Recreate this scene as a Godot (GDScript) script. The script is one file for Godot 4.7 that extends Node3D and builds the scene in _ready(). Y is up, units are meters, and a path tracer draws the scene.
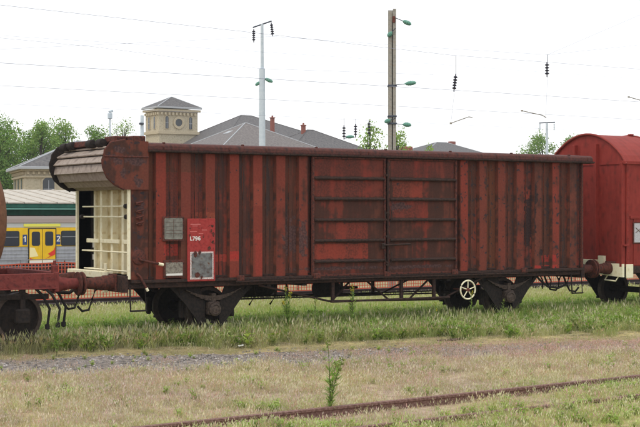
extends Node3D
# A rusty covered goods wagon on a weedy siding beside a small station, under a white overcast sky.
# x runs along the sidings, z towards the viewer, y = 0 is the top of the rails.

# ---------------------------------------------------------------- mesh builder
class MB:
	var V := PackedVector3Array()
	var N := PackedVector3Array()
	var U := PackedVector2Array()
	var K := PackedColorArray()
	var o := Vector3.ZERO
	var xf := Transform3D.IDENTITY
	var col := Color.WHITE
	func _init(org := Vector3.ZERO):
		o = org
	func tri3(a: Vector3, b: Vector3, c: Vector3, na: Vector3, nb: Vector3, nc: Vector3):
		a = xf * a; b = xf * b; c = xf * c
		na = (xf.basis * na).normalized(); nb = (xf.basis * nb).normalized(); nc = (xf.basis * nc).normalized()
		var f := (b - a).cross(c - a)
		var ax := absf(f.x); var ay := absf(f.y); var az := absf(f.z)
		for p in [a, c, b]:
			V.append(p - o); K.append(col)
			if az >= ax and az >= ay: U.append(Vector2(p.x, -p.y))
			elif ax >= ay: U.append(Vector2(p.z, -p.y))
			else: U.append(Vector2(p.x, p.z))
		N.append(na); N.append(nc); N.append(nb)
	func tri(a: Vector3, b: Vector3, c: Vector3):
		var n := (b - a).cross(c - a)
		if n.length_squared() < 1e-14: return
		n = n.normalized()
		tri3(a, b, c, n, n, n)
	func quad(a: Vector3, b: Vector3, c: Vector3, d: Vector3):
		tri(a, b, c); tri(a, c, d)
	# box with chamfered edges (k = 0: plain)
	func box(c: Vector3, s: Vector3, k := 0.0, bas := Basis.IDENTITY):
		var keep := xf
		xf = xf * Transform3D(bas, c)
		var h := s * 0.5
		k = minf(k, minf(h.x, minf(h.y, h.z)) * 0.9)
		var i := h - Vector3(k, k, k)
		for sg in [1.0, -1.0]:
			var p: float = sg
			_face(Vector3(p * h.x, -p * i.y, -i.z), Vector3(p * h.x, p * i.y, -i.z), Vector3(p * h.x, p * i.y, i.z), Vector3(p * h.x, -p * i.y, i.z))
			_face(Vector3(-i.x, p * h.y, -p * i.z), Vector3(-i.x, p * h.y, p * i.z), Vector3(i.x, p * h.y, p * i.z), Vector3(i.x, p * h.y, -p * i.z))
			_face(Vector3(-p * i.x, -i.y, p * h.z), Vector3(p * i.x, -i.y, p * h.z), Vector3(p * i.x, i.y, p * h.z), Vector3(-p * i.x, i.y, p * h.z))
		if k > 0.0:
			for sx in [-1.0, 1.0]:
				for sy in [-1.0, 1.0]:
					_out(Vector3(sx * h.x, sy * i.y, -i.z), Vector3(sx * h.x, sy * i.y, i.z), Vector3(sx * i.x, sy * h.y, i.z), Vector3(sx * i.x, sy * h.y, -i.z), Vector3(sx, sy, 0))
					_out(Vector3(sx * h.x, -i.y, sy * i.z), Vector3(sx * h.x, i.y, sy * i.z), Vector3(sx * i.x, i.y, sy * h.z), Vector3(sx * i.x, -i.y, sy * h.z), Vector3(sx, 0, sy))
					_out(Vector3(-i.x, sx * h.y, sy * i.z), Vector3(i.x, sx * h.y, sy * i.z), Vector3(i.x, sx * i.y, sy * h.z), Vector3(-i.x, sx * i.y, sy * h.z), Vector3(0, sx, sy))
					for sz in [-1.0, 1.0]:
						var a := Vector3(sx * h.x, sy * i.y, sz * i.z); var b := Vector3(sx * i.x, sy * h.y, sz * i.z); var d := Vector3(sx * i.x, sy * i.y, sz * h.z)
						if (b - a).cross(d - a).dot(Vector3(sx, sy, sz)) > 0: tri(a, b, d)
						else: tri(a, d, b)
		xf = keep
	func _face(a, b, c, d): _out(a, b, c, d, (a + b + c + d))
	func _out(a: Vector3, b: Vector3, c: Vector3, d: Vector3, n: Vector3):
		if (b - a).cross(c - a).dot(n) > 0: quad(a, b, c, d)
		else: quad(a, d, c, b)
	func span(p0: Vector3, p1: Vector3, k := 0.0):   # axis-aligned box from corner to corner
		box((p0 + p1) * 0.5, (p1 - p0).abs(), k)
	func frame_of(t: Vector3) -> Basis:
		var up := Vector3.UP if absf(t.y) < 0.9 else Vector3.RIGHT
		var s := t.cross(up).normalized()
		return Basis(s, s.cross(t).normalized(), t)
	func path(pts: Array, radii, n := 8, caps := true):
		var rings := []; var nors := []
		for i in pts.size():
			var t: Vector3 = (pts[mini(i + 1, pts.size() - 1)] - pts[maxi(i - 1, 0)]).normalized()
			var b := frame_of(t)
			var r: float = radii[i] if radii is Array else radii
			var ring := []; var nor := []
			for k in n:
				var a := TAU * k / n
				var d := b.x * cos(a) + b.y * sin(a)
				ring.append(pts[i] + d * r); nor.append(d)
			rings.append(ring); nors.append(nor)
		for i in pts.size() - 1:
			for k in n:
				var m := (k + 1) % n
				_smooth(rings[i][k], rings[i][m], rings[i + 1][m], rings[i + 1][k], nors[i][k], nors[i][m], nors[i + 1][m], nors[i + 1][k])
		if caps:
			for k in range(1, n - 1):
				_outt(rings[0][0], rings[0][k], rings[0][k + 1], pts[0] - pts[1])
				var l: int = pts.size() - 1
				_outt(rings[l][0], rings[l][k], rings[l][k + 1], pts[l] - pts[l - 1])
	func _outt(a: Vector3, b: Vector3, c: Vector3, n: Vector3):
		if (b - a).cross(c - a).dot(n) > 0: tri(a, b, c)
		else: tri(a, c, b)
	func _smooth(a: Vector3, b: Vector3, c: Vector3, d: Vector3, na: Vector3, nb: Vector3, nc: Vector3, nd: Vector3):
		if (b - a).cross(c - a).dot(na + nc) >= 0 and (c - a).cross(d - a).dot(na + nc) >= 0:
			tri3(a, b, c, na, nb, nc); tri3(a, c, d, na, nc, nd)
		else:
			tri3(a, c, b, na, nc, nb); tri3(a, d, c, na, nd, nc)
	func tube(p0: Vector3, p1: Vector3, r: float, n := 10):
		path([p0, p1], r, n)
	# profile: Array of Vector2(radius, height along axis), turned round axis `ax` from point c
	func lathe(c: Vector3, ax: Vector3, prof: Array, n := 20):
		var b := frame_of(ax.normalized())
		for i in prof.size() - 1:
			var p: Vector2 = prof[i]; var q: Vector2 = prof[i + 1]
			var dn := Vector2(q.y - p.y, -(q.x - p.x))
			if dn.length() < 1e-6: continue
			dn = dn.normalized()
			for k in n:
				var a0 := TAU * k / n; var a1 := TAU * (k + 1) / n
				var d0 := b.x * cos(a0) + b.y * sin(a0); var d1 := b.x * cos(a1) + b.y * sin(a1)
				var n0 := d0 * dn.x + b.z * dn.y; var n1 := d1 * dn.x + b.z * dn.y
				var A := c + d0 * p.x + b.z * p.y; var B := c + d1 * p.x + b.z * p.y
				var C := c + d1 * q.x + b.z * q.y; var D := c + d0 * q.x + b.z * q.y
				if p.x < 1e-5: tri3(A, C, D, (n0 + n1) * 0.5, n1, n0) if (C - A).cross(D - A).dot(n0) > 0 else tri3(A, D, C, (n0 + n1) * 0.5, n0, n1)
				elif q.x < 1e-5: tri3(A, B, D, n0, n1, (n0 + n1) * 0.5) if (B - A).cross(D - A).dot(n0) > 0 else tri3(A, D, B, n0, (n0 + n1) * 0.5, n1)
				else: _smooth(A, B, C, D, n0, n1, n1, n0)
	# polygon in the xy plane pushed from z0 to z1 (through xf for other planes)
	func prism(poly: PackedVector2Array, z0: float, z1: float, caps := true):
		if Geometry2D.is_polygon_clockwise(poly): poly.reverse()
		var n := poly.size()
		for i in n:
			var p := poly[i]; var q := poly[(i + 1) % n]
			quad(Vector3(p.x, p.y, z1), Vector3(p.x, p.y, z0), Vector3(q.x, q.y, z0), Vector3(q.x, q.y, z1))
		if caps:
			var t := Geometry2D.triangulate_polygon(poly)
			for i in range(0, t.size(), 3):
				var a := poly[t[i]]; var b := poly[t[i + 1]]; var c := poly[t[i + 2]]
				_outt(Vector3(a.x, a.y, z1), Vector3(b.x, b.y, z1), Vector3(c.x, c.y, z1), Vector3(0, 0, z1 - z0))
				_outt(Vector3(a.x, a.y, z0), Vector3(b.x, b.y, z0), Vector3(c.x, c.y, z0), Vector3(0, 0, z0 - z1))
	func mesh(m: Material, into: ArrayMesh = null) -> ArrayMesh:
		var am := into if into else ArrayMesh.new()
		var a := []; a.resize(Mesh.ARRAY_MAX)
		a[Mesh.ARRAY_VERTEX] = V; a[Mesh.ARRAY_NORMAL] = N; a[Mesh.ARRAY_TEX_UV] = U; a[Mesh.ARRAY_COLOR] = K
		am.add_surface_from_arrays(Mesh.PRIMITIVE_TRIANGLES, a)
		am.surface_set_material(am.get_surface_count() - 1, m)
		return am

# ---------------------------------------------------------------- naming and materials
var names := {}
var M := {}

func numbered(parent: Node, called: String) -> String:
	var key := str(parent.get_instance_id()) + called
	var k: int = names.get(key, 0)
	names[key] = k + 1
	return called if k == 0 else "%s_%03d" % [called, k]

func T(called: String, label: String, category: String, at := Vector3.ZERO, group := "") -> Node3D:
	var n := Node3D.new()
	n.name = numbered(self, called); n.position = at
	add_child(n, true)
	n.set_meta("label", label); n.set_meta("category", category)
	if group: n.set_meta("group", group)
	return n

func P(parent: Node, called: String, mb: MB, mat: Material) -> MeshInstance3D:
	var n := MeshInstance3D.new()
	n.mesh = mb.mesh(mat)
	n.name = numbered(parent, called)
	parent.add_child(n, true)
	return n

func tag(n: Node, label: String, category: String, group := ""):
	n.set_meta("label", label); n.set_meta("category", category)
	if group: n.set_meta("group", group)

func struct(called: String, mesh: Mesh) -> MeshInstance3D:
	var n := MeshInstance3D.new()
	n.mesh = mesh; n.name = numbered(self, called); n.set_meta("kind", "structure")
	add_child(n, true)
	return n

func c8(r, g, b) -> Color: return Color8(int(r), int(g), int(b))

func noise(sd: int, freq: float, oct := 4, type := FastNoiseLite.TYPE_SIMPLEX_SMOOTH) -> FastNoiseLite:
	var n := FastNoiseLite.new()
	n.seed = sd; n.frequency = freq; n.noise_type = type; n.fractal_octaves = oct
	return n

func nbytes(sd: int, freq: float, w: int, h: int, oct := 4, type := FastNoiseLite.TYPE_SIMPLEX_SMOOTH, seamless := false) -> PackedByteArray:
	var n := noise(sd, freq, oct, type)
	var im := n.get_seamless_image(w, h) if seamless else n.get_image(w, h)
	im.convert(Image.FORMAT_L8)
	return im.get_data()

func streaks(sd: int, w: int, h: int, fx: float, squash: int) -> PackedByteArray:   # vertical streaks
	var n := noise(sd, fx, 4)
	var im := n.get_image(w, maxi(4, h / squash))
	im.convert(Image.FORMAT_L8)
	im.resize(w, h, Image.INTERPOLATE_CUBIC)
	return im.get_data()

func tex(im: Image) -> ImageTexture:
	im.generate_mipmaps()
	return ImageTexture.create_from_image(im)

# speckled surface colour: cols = list of Colors low to high noise
func speckle(sd: int, freq: float, cols: Array, size := 256, oct := 5, type := FastNoiseLite.TYPE_SIMPLEX_SMOOTH) -> ImageTexture:
	var b := nbytes(sd, freq, size, size, oct, type, true)
	var out := PackedByteArray(); out.resize(size * size * 3)
	var lut := []
	for i in 256:
		var f := i / 255.0 * (cols.size() - 1)
		var k := mini(int(f), cols.size() - 2)
		lut.append(cols[k].lerp(cols[k + 1], f - k))
	for i in size * size:
		var c: Color = lut[b[i]]
		out[i * 3] = c.r8; out[i * 3 + 1] = c.g8; out[i * 3 + 2] = c.b8
	return tex(Image.create_from_data(size, size, false, Image.FORMAT_RGB8, out))

func bump(sd: int, freq: float, strength: float, size := 256, oct := 5, type := FastNoiseLite.TYPE_SIMPLEX_SMOOTH) -> ImageTexture:
	var n := noise(sd, freq, oct, type)
	var im := n.get_seamless_image(size, size)
	im.convert(Image.FORMAT_L8)
	im.bump_map_to_normal_map(strength)
	return tex(im)

# weather streaks running down a painted surface
func streaked(sd: int, cols: Array, fine := 0.05) -> ImageTexture:
	var im := noise(sd, fine, 5).get_seamless_image(256, 64)
	im.convert(Image.FORMAT_L8); im.resize(256, 256, Image.INTERPOLATE_CUBIC)
	var a := im.get_data(); var b := nbytes(sd + 100, 0.03, 256, 256, 5, FastNoiseLite.TYPE_SIMPLEX_SMOOTH, true)
	var out := PackedByteArray(); out.resize(256 * 256 * 3)
	for i in 256 * 256:
		var f := clampf((a[i] * 0.6 + b[i] * 0.4) / 255.0, 0, 0.999) * (cols.size() - 1)
		var k := int(f)
		var c: Color = cols[k].lerp(cols[mini(k + 1, cols.size() - 1)], f - k)
		out[i * 3] = c.r8; out[i * 3 + 1] = c.g8; out[i * 3 + 2] = c.b8
	return tex(Image.create_from_data(256, 256, false, Image.FORMAT_RGB8, out))

func mat(col: Color, rough := 0.85, metal := 0.0) -> StandardMaterial3D:
	var m := StandardMaterial3D.new()
	m.albedo_color = col; m.roughness = rough; m.metallic = metal
	m.metallic_specular = 0.3
	return m

# triplanar material with a computed colour texture
func tri(t: Texture2D, metres: float, rough := 0.85, nrm: Texture2D = null, nscale := 0.5) -> StandardMaterial3D:
	var m := mat(Color.WHITE, rough)
	m.albedo_texture = t; m.uv1_triplanar = true; m.uv1_world_triplanar = true
	m.uv1_scale = Vector3.ONE / metres
	if nrm:
		m.normal_enabled = true; m.normal_texture = nrm; m.normal_scale = nscale
	return m

# ---------------------------------------------------------------- the wagon side's paint
# covers x -1.2 .. 11.6 (12.8 m) and y 0.9 .. 4.1 (3.2 m)
var rib_x := []
func side_paint() -> ImageTexture:
	var w := 2048; var h := 512
	var st := streaks(3, w, h, 0.045, 14)
	var st2 := streaks(9, w, h, 0.012, 10)
	var bl := nbytes(5, 0.012, w, h, 5)
	var gr := nbytes(7, 0.11, w, h, 3)
	var ch := nbytes(11, 0.042, w, h, 2)
	var bd := nbytes(13, 0.03, w, h, 4)
	var out := PackedByteArray(); out.resize(w * h * 3)
	var kind := PackedByteArray(); kind.resize(w)      # 0 panel, 1 rib, 2 door, 3 plain corner
	var tone := PackedFloat32Array(); tone.resize(w)
	var rg := RandomNumberGenerator.new(); rg.seed = 41
	var ribtone := []
	for i in 40: ribtone.append(rg.randf())
	for i in w:
		var x := i / 160.0 - 1.2
		kind[i] = 0; tone[i] = ribtone[clampi(int((x + 0.1) / 0.53), 0, 38)]
		if x < -0.01 or x > 11.15: kind[i] = 3
		elif x > 3.66 and x < 7.51: kind[i] = 2
		else:
			for r in rib_x.size():
				if absf(x - rib_x[r]) < 0.12:
					kind[i] = 1; tone[i] = ribtone[(r * 7 + 3) % 40]
	# patches: x0, y0, x1, y1 (metres), colour, strength
	var patches := [
		[0.33, 1.57, 0.68, 1.80, Color8(164, 56, 46), 0.85], [1.49, 1.44, 1.98, 1.58, Color8(166, 64, 52), 0.8], [1.74, 1.48, 2.02, 1.64, Color8(172, 54, 46), 0.8],
		[9.70, 1.13, 10.43, 1.20, Color8(174, 54, 47), 0.85], [9.98, 1.27, 10.40, 1.43, Color8(168, 52, 46), 0.8],
		[0.97, 2.18, 1.45, 2.42, Color8(150, 76, 54), 0.6], [2.33, 2.55, 2.56, 3.00, Color8(150, 74, 58), 0.55], [2.36, 1.15, 2.58, 2.0, Color8(162, 60, 48), 0.5],
		[3.75, 1.45, 5.1, 1.76, Color8(158, 66, 50), 0.75], [4.3, 1.86, 5.1, 2.2, Color8(150, 64, 50), 0.65], [3.75, 2.75, 5.5, 3.08, Color8(144, 60, 48), 0.5], [5.75, 2.75, 6.55, 3.1, Color8(148, 66, 50), 0.65],
		[5.68, 2.31, 6.6, 2.66, Color8(140, 60, 48), 0.6], [0.35, 2.3, 1.25, 3.2, Color8(150, 56, 48), 0.35], [3.75, 3.18, 5.5, 3.52, Color8(140, 56, 46), 0.4], [5.7, 3.18, 7.4, 3.52, Color8(138, 54, 46), 0.35]]
	var scabs := [[3.32, 1.87, 0.36, 0.46], [5.97, 2.54, 0.30, 0.10], [9.63, 2.2, 0.17, 0.85, 1], [9.75, 2.75, 0.10, 0.4, 1], [10.0, 1.5, 0.10, 0.10, 1], [4.4, 1.25, 1.4, 0.045], [6.5, 1.24, 1.4, 0.045], [-0.15, 2.5, 0.09, 0.16], [-0.3, 3.4, 0.25, 0.12], [-0.7, 3.4, 0.16, 0.12], [-0.55, 3.15, 0.12, 0.1], [-0.25, 3.0, 0.12, 0.1], [-0.62, 3.6, 0.14, 0.07], [-0.2, 1.6, 0.16, 0.14]]
	for j in h:
		var y := 4.1 - j / 160.0
		for i in w:
			var p := j * w + i
			var x := i / 160.0 - 1.2
			var s := st[p] / 255.0; var s2 := st2[p] / 255.0; var b := bl[p] / 255.0; var g := gr[p] / 255.0; var q := ch[p] / 255.0; var d := bd[p] / 255.0
			var r_ := 0.0; var g_ := 0.0; var b_ := 0.0
			var k := kind[i]
			# paint
			var t := tone[i]
			r_ = 138.0 - 34.0 * t; g_ = 58.0 + 3.0 * t; b_ = 45.0 + 2.0 * t
			var dirt_shade := 0.0
			if k == 0: dirt_shade = clampf(0.80 + 0.3 * (t - 0.5) + (s - 0.5) * 0.8 + (s2 - 0.5) * 0.8 + (b - 0.5) * 0.5, 0.25, 0.97)  # recessed panels: streaky grime plus shade of the recess painted into the colour
			elif k == 1: dirt_shade = clampf(0.20 + (s2 - 0.5) * 0.9 + (b - 0.5) * 0.9 + (x - 5.0) * 0.03 + (t - 0.5) * 0.45 + (s - 0.5) * 0.35, 0.0, 0.8)
			elif k == 2: dirt_shade = clampf(0.68 + (s2 - 0.5) * 0.7 + (s - 0.5) * 0.5 + (b - 0.5) * 0.6, 0.2, 0.95)
			else: dirt_shade = clampf(0.50 + (b - 0.5) * 1.8 + (s - 0.5) * 0.9, 0.1, 1.0)
			dirt_shade = clampf(lerpf(dirt_shade, smoothstep(0.3, 0.7, dirt_shade + (q - 0.5) * 0.35 + (g - 0.5) * 0.3), 0.65), 0.0, 0.97)
			# brown rust film and near-black grime; on recessed panels also painted-in recess shade
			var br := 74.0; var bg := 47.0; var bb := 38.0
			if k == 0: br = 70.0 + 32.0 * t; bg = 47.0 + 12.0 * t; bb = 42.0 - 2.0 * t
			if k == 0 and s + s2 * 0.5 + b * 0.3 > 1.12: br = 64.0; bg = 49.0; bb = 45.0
			r_ = lerpf(r_, br, dirt_shade); g_ = lerpf(g_, bg, dirt_shade); b_ = lerpf(b_, bb, dirt_shade)
			# repainted patches
			for a in patches:
				if x > a[0] + (d - 0.5) * 0.05 and x < a[2] + (b - 0.5) * 0.05 and y > a[1] + (q - 0.5) * 0.03 and y < a[3] + (d - 0.5) * 0.03:
					var c: Color = a[4]; var f: float = a[5] * clampf(1.25 - dirt_shade * 0.5 + (g - 0.5), 0.2, 1.0)
					r_ = lerpf(r_, c.r8, f); g_ = lerpf(g_, c.g8, f); b_ = lerpf(b_, c.b8, f)
			# chips where the paint has gone: slate-dark spots, thicker on the right half
			var lim := 0.83 - (0.10 if x > 7.4 else 0.0) - (0.09 if k == 3 else 0.0) + (0.05 if k == 2 else 0.0) - (b - 0.5) * 0.22
			if q > lim:
				var f2 := clampf((q - lim) * 16.0, 0.0, 0.9)
				r_ = lerpf(r_, 56.0, f2); g_ = lerpf(g_, 48.0, f2); b_ = lerpf(b_, 52.0, f2)
			# corroded scabs
			for a in scabs:
				var dx: float = (x - a[0]) / a[2]; var dy: float = (y - a[1]) / a[3]
				if absf(dx) < 1.3 and absf(dy) < 1.3:
					var e := 1.0 - sqrt(dx * dx + dy * dy) + (d - 0.5) * 1.1 + (q - 0.5) * 0.5
					if e > 0.12:
						var f3 := clampf((e - 0.12) * 5.0, 0.0, 0.92)
						if a.size() > 4: f3 = clampf(f3 * 1.05, 0.0, 0.95)
						var dk := 0.62 if a.size() > 4 else 1.0
						r_ = lerpf(r_, (60.0 + 46.0 * g) * dk, f3); g_ = lerpf(g_, (46.0 + 28.0 * g) * dk, f3); b_ = lerpf(b_, (46.0 + 24.0 * g) * dk, f3)
			var m := 0.87 + 0.16 * g
			out[p * 3] = clampi(int(r_ * m), 0, 255); out[p * 3 + 1] = clampi(int(g_ * m), 0, 255); out[p * 3 + 2] = clampi(int(b_ * m), 0, 255)
	return tex(Image.create_from_data(w, h, false, Image.FORMAT_RGB8, out))

# ---------------------------------------------------------------- ground
const GX0 := -14.0
const GZ0 := -18.0
const GW := 42.0
const GH := 34.0
var und := FastNoiseLite.new()
func path_v(x: float, z: float) -> float:   # distance across the worn track: 0 .. 3 is its gravel
	return z - (1.05 + 0.27 * x - 0.0045 * x * x)
func ground_y(x: float, z: float) -> float:
	var y := -0.17 + und.get_noise_2d(x, z) * 0.05
	var v := path_v(x, z)
	if v > -0.6 and v < 3.2: y -= 0.04
	y += 0.05 * smoothstep(9.3, 10.7, z + 0.072 * x)
	y -= 1.15 * smoothstep(-14.5, -18.0, z)
	if z < -8.3 and z > -14.2: y = lerpf(y, -0.14, smoothstep(-8.3, -9.4, z) * (1.0 - smoothstep(-13.4, -14.2, z)))
	return y

func build_ground():
	und.seed = 5; und.frequency = 0.22; und.fractal_octaves = 3
	var w := 1260; var h := 1020
	var n1 := nbytes(21, 0.006, w, h, 5); var n2 := nbytes(22, 0.035, w, h, 4); var n3 := nbytes(23, 0.2, w, h, 3); var n4 := nbytes(24, 0.35, w, h, 2, FastNoiseLite.TYPE_CELLULAR)
	var out := PackedByteArray(); out.resize(w * h * 3)
	var soil := Vector3(150, 128, 98); var straw := Vector3(176, 160, 116); var green := Vector3(134, 146, 82); var stone := Vector3(140, 130, 122); var sand := Vector3(146, 132, 98); var mauve := Vector3(158, 134, 132); var dark := Vector3(92, 82, 72)
	for j in h:
		var z := GZ0 + GH * (j + 0.5) / h
		for i in w:
			var x := GX0 + GW * (i + 0.5) / w
			var p := j * w + i
			var a := n1[p] / 255.0; var b := n2[p] / 255.0; var g := n3[p] / 255.0; var s := n4[p] / 255.0
			var v := path_v(x, z) + (b - 0.5) * 1.0
			var c := straw.lerp(soil, clampf(b * 1.6 - 0.3, 0, 1))
			if v < -0.8: c = c.lerp(green, clampf((-v - 0.8) * 0.7, 0, 0.7))
			elif v < 0.15: c = sand.lerp(straw, clampf(a * 1.4 - 0.3, 0, 1))
			elif v < 3.0:
				var k := clampf(1.0 - (x - 2.0) * 0.14 + (a - 0.5), 0.25, 1.0)
				c = mauve.lerp(stone * (0.72 + 0.5 * s), k)
				if v < 1.1: c = c.lerp(Vector3(146, 124, 94), clampf((1.1 - v) * 1.2, 0, 0.8) * clampf((x - 1.0) * 0.4, 0, 1))
			else: c = c.lerp(mauve, clampf(a * 1.5 - 0.35, 0, 0.6))
			if z < -8.6: c = Vector3(140, 126, 118) * (0.7 + 0.5 * s)
			if z < -14.2: c = soil
			c = c.lerp(dark, clampf((b - 0.62) * 1.6, 0, 0.45))
			c *= 0.80 + 0.4 * g
			out[p * 3] = clampi(int(c.x), 0, 255); out[p * 3 + 1] = clampi(int(c.y), 0, 255); out[p * 3 + 2] = clampi(int(c.z), 0, 255)
	var near := mat(Color.WHITE, 0.95)
	near.albedo_texture = tex(Image.create_from_data(w, h, false, Image.FORMAT_RGB8, out))
	near.uv1_scale = Vector3(1 / GW, 1 / GH, 1); near.uv1_offset = Vector3(-GX0 / GW, -GZ0 / GH, 0)
	near.metallic_specular = 0.1
	var mb := MB.new()
	var st := 0.35
	var nx := int(GW / st); var nz := int(GH / st)
	var hs := []
	for i in nx + 1:
		var row := PackedFloat32Array()
		for j in nz + 1: row.append(ground_y(GX0 + GW * i / nx, GZ0 + GH * j / nz))
		hs.append(row)
	for i in nx:
		for j in nz:
			var x0 := GX0 + GW * i / nx; var x1 := GX0 + GW * (i + 1) / nx
			var z0 := GZ0 + GH * j / nz; var z1 := GZ0 + GH * (j + 1) / nz
			mb.quad(Vector3(x0, hs[i][j], z0), Vector3(x0, hs[i][j + 1], z1), Vector3(x1, hs[i + 1][j + 1], z1), Vector3(x1, hs[i + 1][j], z0))
	var am := mb.mesh(near)
	# the rest of the land out to the horizon, a little lower than the edge of the yard where they meet
	var far := MB.new()
	var e := 0.04
	var zf := GZ0 + GH
	far.quad(Vector3(-900, -1.32 - e, -1500), Vector3(-900, -1.32 - e, GZ0 + 0.01), Vector3(1500, -1.32 - e, GZ0 + 0.01), Vector3(1500, -1.32 - e, -1500))
	far.quad(Vector3(-900, -0.18 - e, zf), Vector3(-900, -0.18 - e, 500), Vector3(1500, -0.18 - e, 500), Vector3(1500, -0.18 - e, zf))
	for sx in [[-900.0, GX0], [GX0 + GW, 1500.0]]:
		far.quad(Vector3(sx[0], -0.17 - e, -14.5), Vector3(sx[0], -0.17 - e, zf), Vector3(sx[1], -0.17 - e, zf), Vector3(sx[1], -0.17 - e, -14.5))
		far.quad(Vector3(sx[0], -1.32 - e, GZ0), Vector3(sx[0], -0.17 - e, -14.5), Vector3(sx[1], -0.17 - e, -14.5), Vector3(sx[1], -1.32 - e, GZ0))
	far.mesh(tri(speckle(31, 0.02, [c8(110, 104, 66), c8(140, 126, 92), c8(156, 146, 112)]), 6.0, 0.95), am)
	struct("ground", am)

func rail_profile(s := 1.0) -> PackedVector2Array:
	var p := PackedVector2Array()
	for q in [[-.07, -.152], [.07, -.152], [.07, -.142], [.012, -.122], [.010, -.045], [.033, -.036], [.035, -.008], [.026, 0], [-.026, 0], [-.035, -.008], [-.033, -.036], [-.010, -.045], [-.012, -.122], [-.07, -.142]]:
		p.append(Vector2(q[0], q[1]) * s)
	return p

func add_rail(parent: Node3D, a: Vector3, b: Vector3, m: Material):
	var mb := MB.new(parent.position)
	var d := (b - a); var len := d.length(); d = d.normalized()
	mb.xf = Transform3D(Basis(Vector3.UP.cross(d).normalized(), Vector3.UP, d), a)
	mb.prism(rail_profile(), 0.0, len)
	P(parent, "rail", mb, m)

func track(label_name: String, zc: float, tilt: float, x0: float, x1: float, y: float, m: Material, sleepers: bool, sl_from := 0.0, sl_to := 0.0):
	var n := Node3D.new(); n.name = numbered(self, label_name); n.position = Vector3((x0 + x1) * 0.5, y - 0.15, zc)
	n.set_meta("kind", "structure"); add_child(n, true)
	for s in [-0.752, 0.752]:
		add_rail(n, Vector3(x0, y, zc + s - tilt * x0), Vector3(x1, y, zc + s - tilt * x1), m)
	if sleepers:
		var x := sl_from
		while x < sl_to:
			var mb := MB.new(n.position)
			mb.box(Vector3(x, y - 0.215, zc - tilt * x), Vector3(0.24, 0.12, 2.5), 0.012, Basis(Vector3.UP, tilt))
			P(n, "sleeper", mb, M.sleeper)
			x += 0.62

func visible_ground(x: float, z: float) -> bool:    # the wedge of yard that is in view, with a wide margin
	var dx := x + 11.67; var dz := 24.46 - z
	var f := dx * 0.537 + dz * 0.843; var r := dx * 0.843 - dz * 0.537
	return f > 14.0 and absf(r) < 0.245 * f + 1.6

# ---------------------------------------------------------------- vegetation
func blade(mb: MB, base: Vector3, dir: Vector3, h: float, w: float, lean: float, c: Color, segs := 3):
	var side := Vector3(-dir.z, 0, dir.x) * w * 0.5
	var prev := base; var pw := 1.0
	mb.col = c
	for i in segs:
		var t := (i + 1.0) / segs
		var p := base + dir * lean * t * t + Vector3.UP * h * t * (1.0 - 0.12 * t)
		var nw := 1.0 - t * 0.9
		var a := prev - side * pw; var b := prev + side * pw; var c2 := p + side * nw; var d := p - side * nw
		mb.tri(a, b, c2)
		if i < segs - 1: mb.tri(a, c2, d)
		prev = p; pw = nw

func tuft(sd: int, n: int, h: float, spread: float, w: float, heads: float, hc: Color) -> MB:
	var rg := RandomNumberGenerator.new(); rg.seed = sd
	var mb := MB.new()
	for i in n:
		var a := rg.randf() * TAU
		var d := Vector3(cos(a), 0, sin(a))
		var hh := h * rg.randf_range(0.5, 1.1)
		var base := Vector3(rg.randf_range(-1, 1), 0, rg.randf_range(-1, 1)) * spread
		var v := rg.randf_range(0.75, 1.2)
		var lean := hh * rg.randf_range(0.2, 1.1)
		blade(mb, base + Vector3.DOWN * 0.02, d, hh, w, lean, Color(v, v, v * 0.95), 3)
		if rg.randf() < heads:
			mb.col = hc
			var tip := base + d * lean + Vector3.UP * hh * 0.88
			var up := (d * 0.5 + Vector3.UP).normalized() * h * 0.2
			var s := Vector3(-d.z, 0, d.x) * w * 1.3
			mb.tri(tip - up * 0.6, tip + s, tip + up); mb.tri(tip - up * 0.6, tip + up, tip - s)
	return mb

func leafy(sd: int, n: int, h: float, lw: float) -> MB:    # a small broad-leaved weed
	var rg := RandomNumberGenerator.new(); rg.seed = sd
	var mb := MB.new()
	for s in 4:
		var a := rg.randf() * TAU
		var top := Vector3(cos(a) * h * 0.25, h * rg.randf_range(0.6, 1.0), sin(a) * h * 0.25)
		mb.col = Color(0.8, 0.85, 0.6)
		mb.path([Vector3.DOWN * 0.03, top * 0.5 + Vector3(0, 0.02, 0), top], [0.006, 0.005, 0.002], 4, false)
		for i in n:
			var t := rg.randf_range(0.1, 1.0)
			var q := top * t
			var b := rg.randf() * TAU
			var d := Vector3(cos(b), rg.randf_range(-0.1, 0.7), sin(b)).normalized()
			var l := lw * rg.randf_range(0.7, 1.4) * (1.2 - 0.6 * t)
			var sd2 := d.cross(Vector3.UP).normalized() * l * 0.28
			var v := rg.randf_range(0.75, 1.25)
			mb.col = Color(v, v, v)
			mb.tri(q, q + d * l * 0.5 + sd2, q + d * l); mb.tri(q, q + d * l, q + d * l * 0.5 - sd2)
	return mb

func scatter(called: String, mb: MB, m: Material, xfs: Array, cols: Array):
	var mm := MultiMesh.new()
	mm.transform_format = MultiMesh.TRANSFORM_3D; mm.use_colors = true
	mm.mesh = mb.mesh(m); mm.instance_count = xfs.size()
	for i in xfs.size():
		mm.set_instance_transform(i, xfs[i]); mm.set_instance_color(i, cols[i])
	var n := MultiMeshInstance3D.new(); n.multimesh = mm; n.name = numbered(self, called); n.set_meta("kind", "stuff")
	add_child(n, true)
	return n

func foliage_mat(rough := 0.8) -> StandardMaterial3D:
	var m := mat(Color.WHITE, rough)
	m.vertex_color_use_as_albedo = true; m.cull_mode = BaseMaterial3D.CULL_DISABLED
	m.backlight_enabled = true; m.backlight = Color(0.85, 0.9, 0.55); m.metallic_specular = 0.15
	return m

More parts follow.
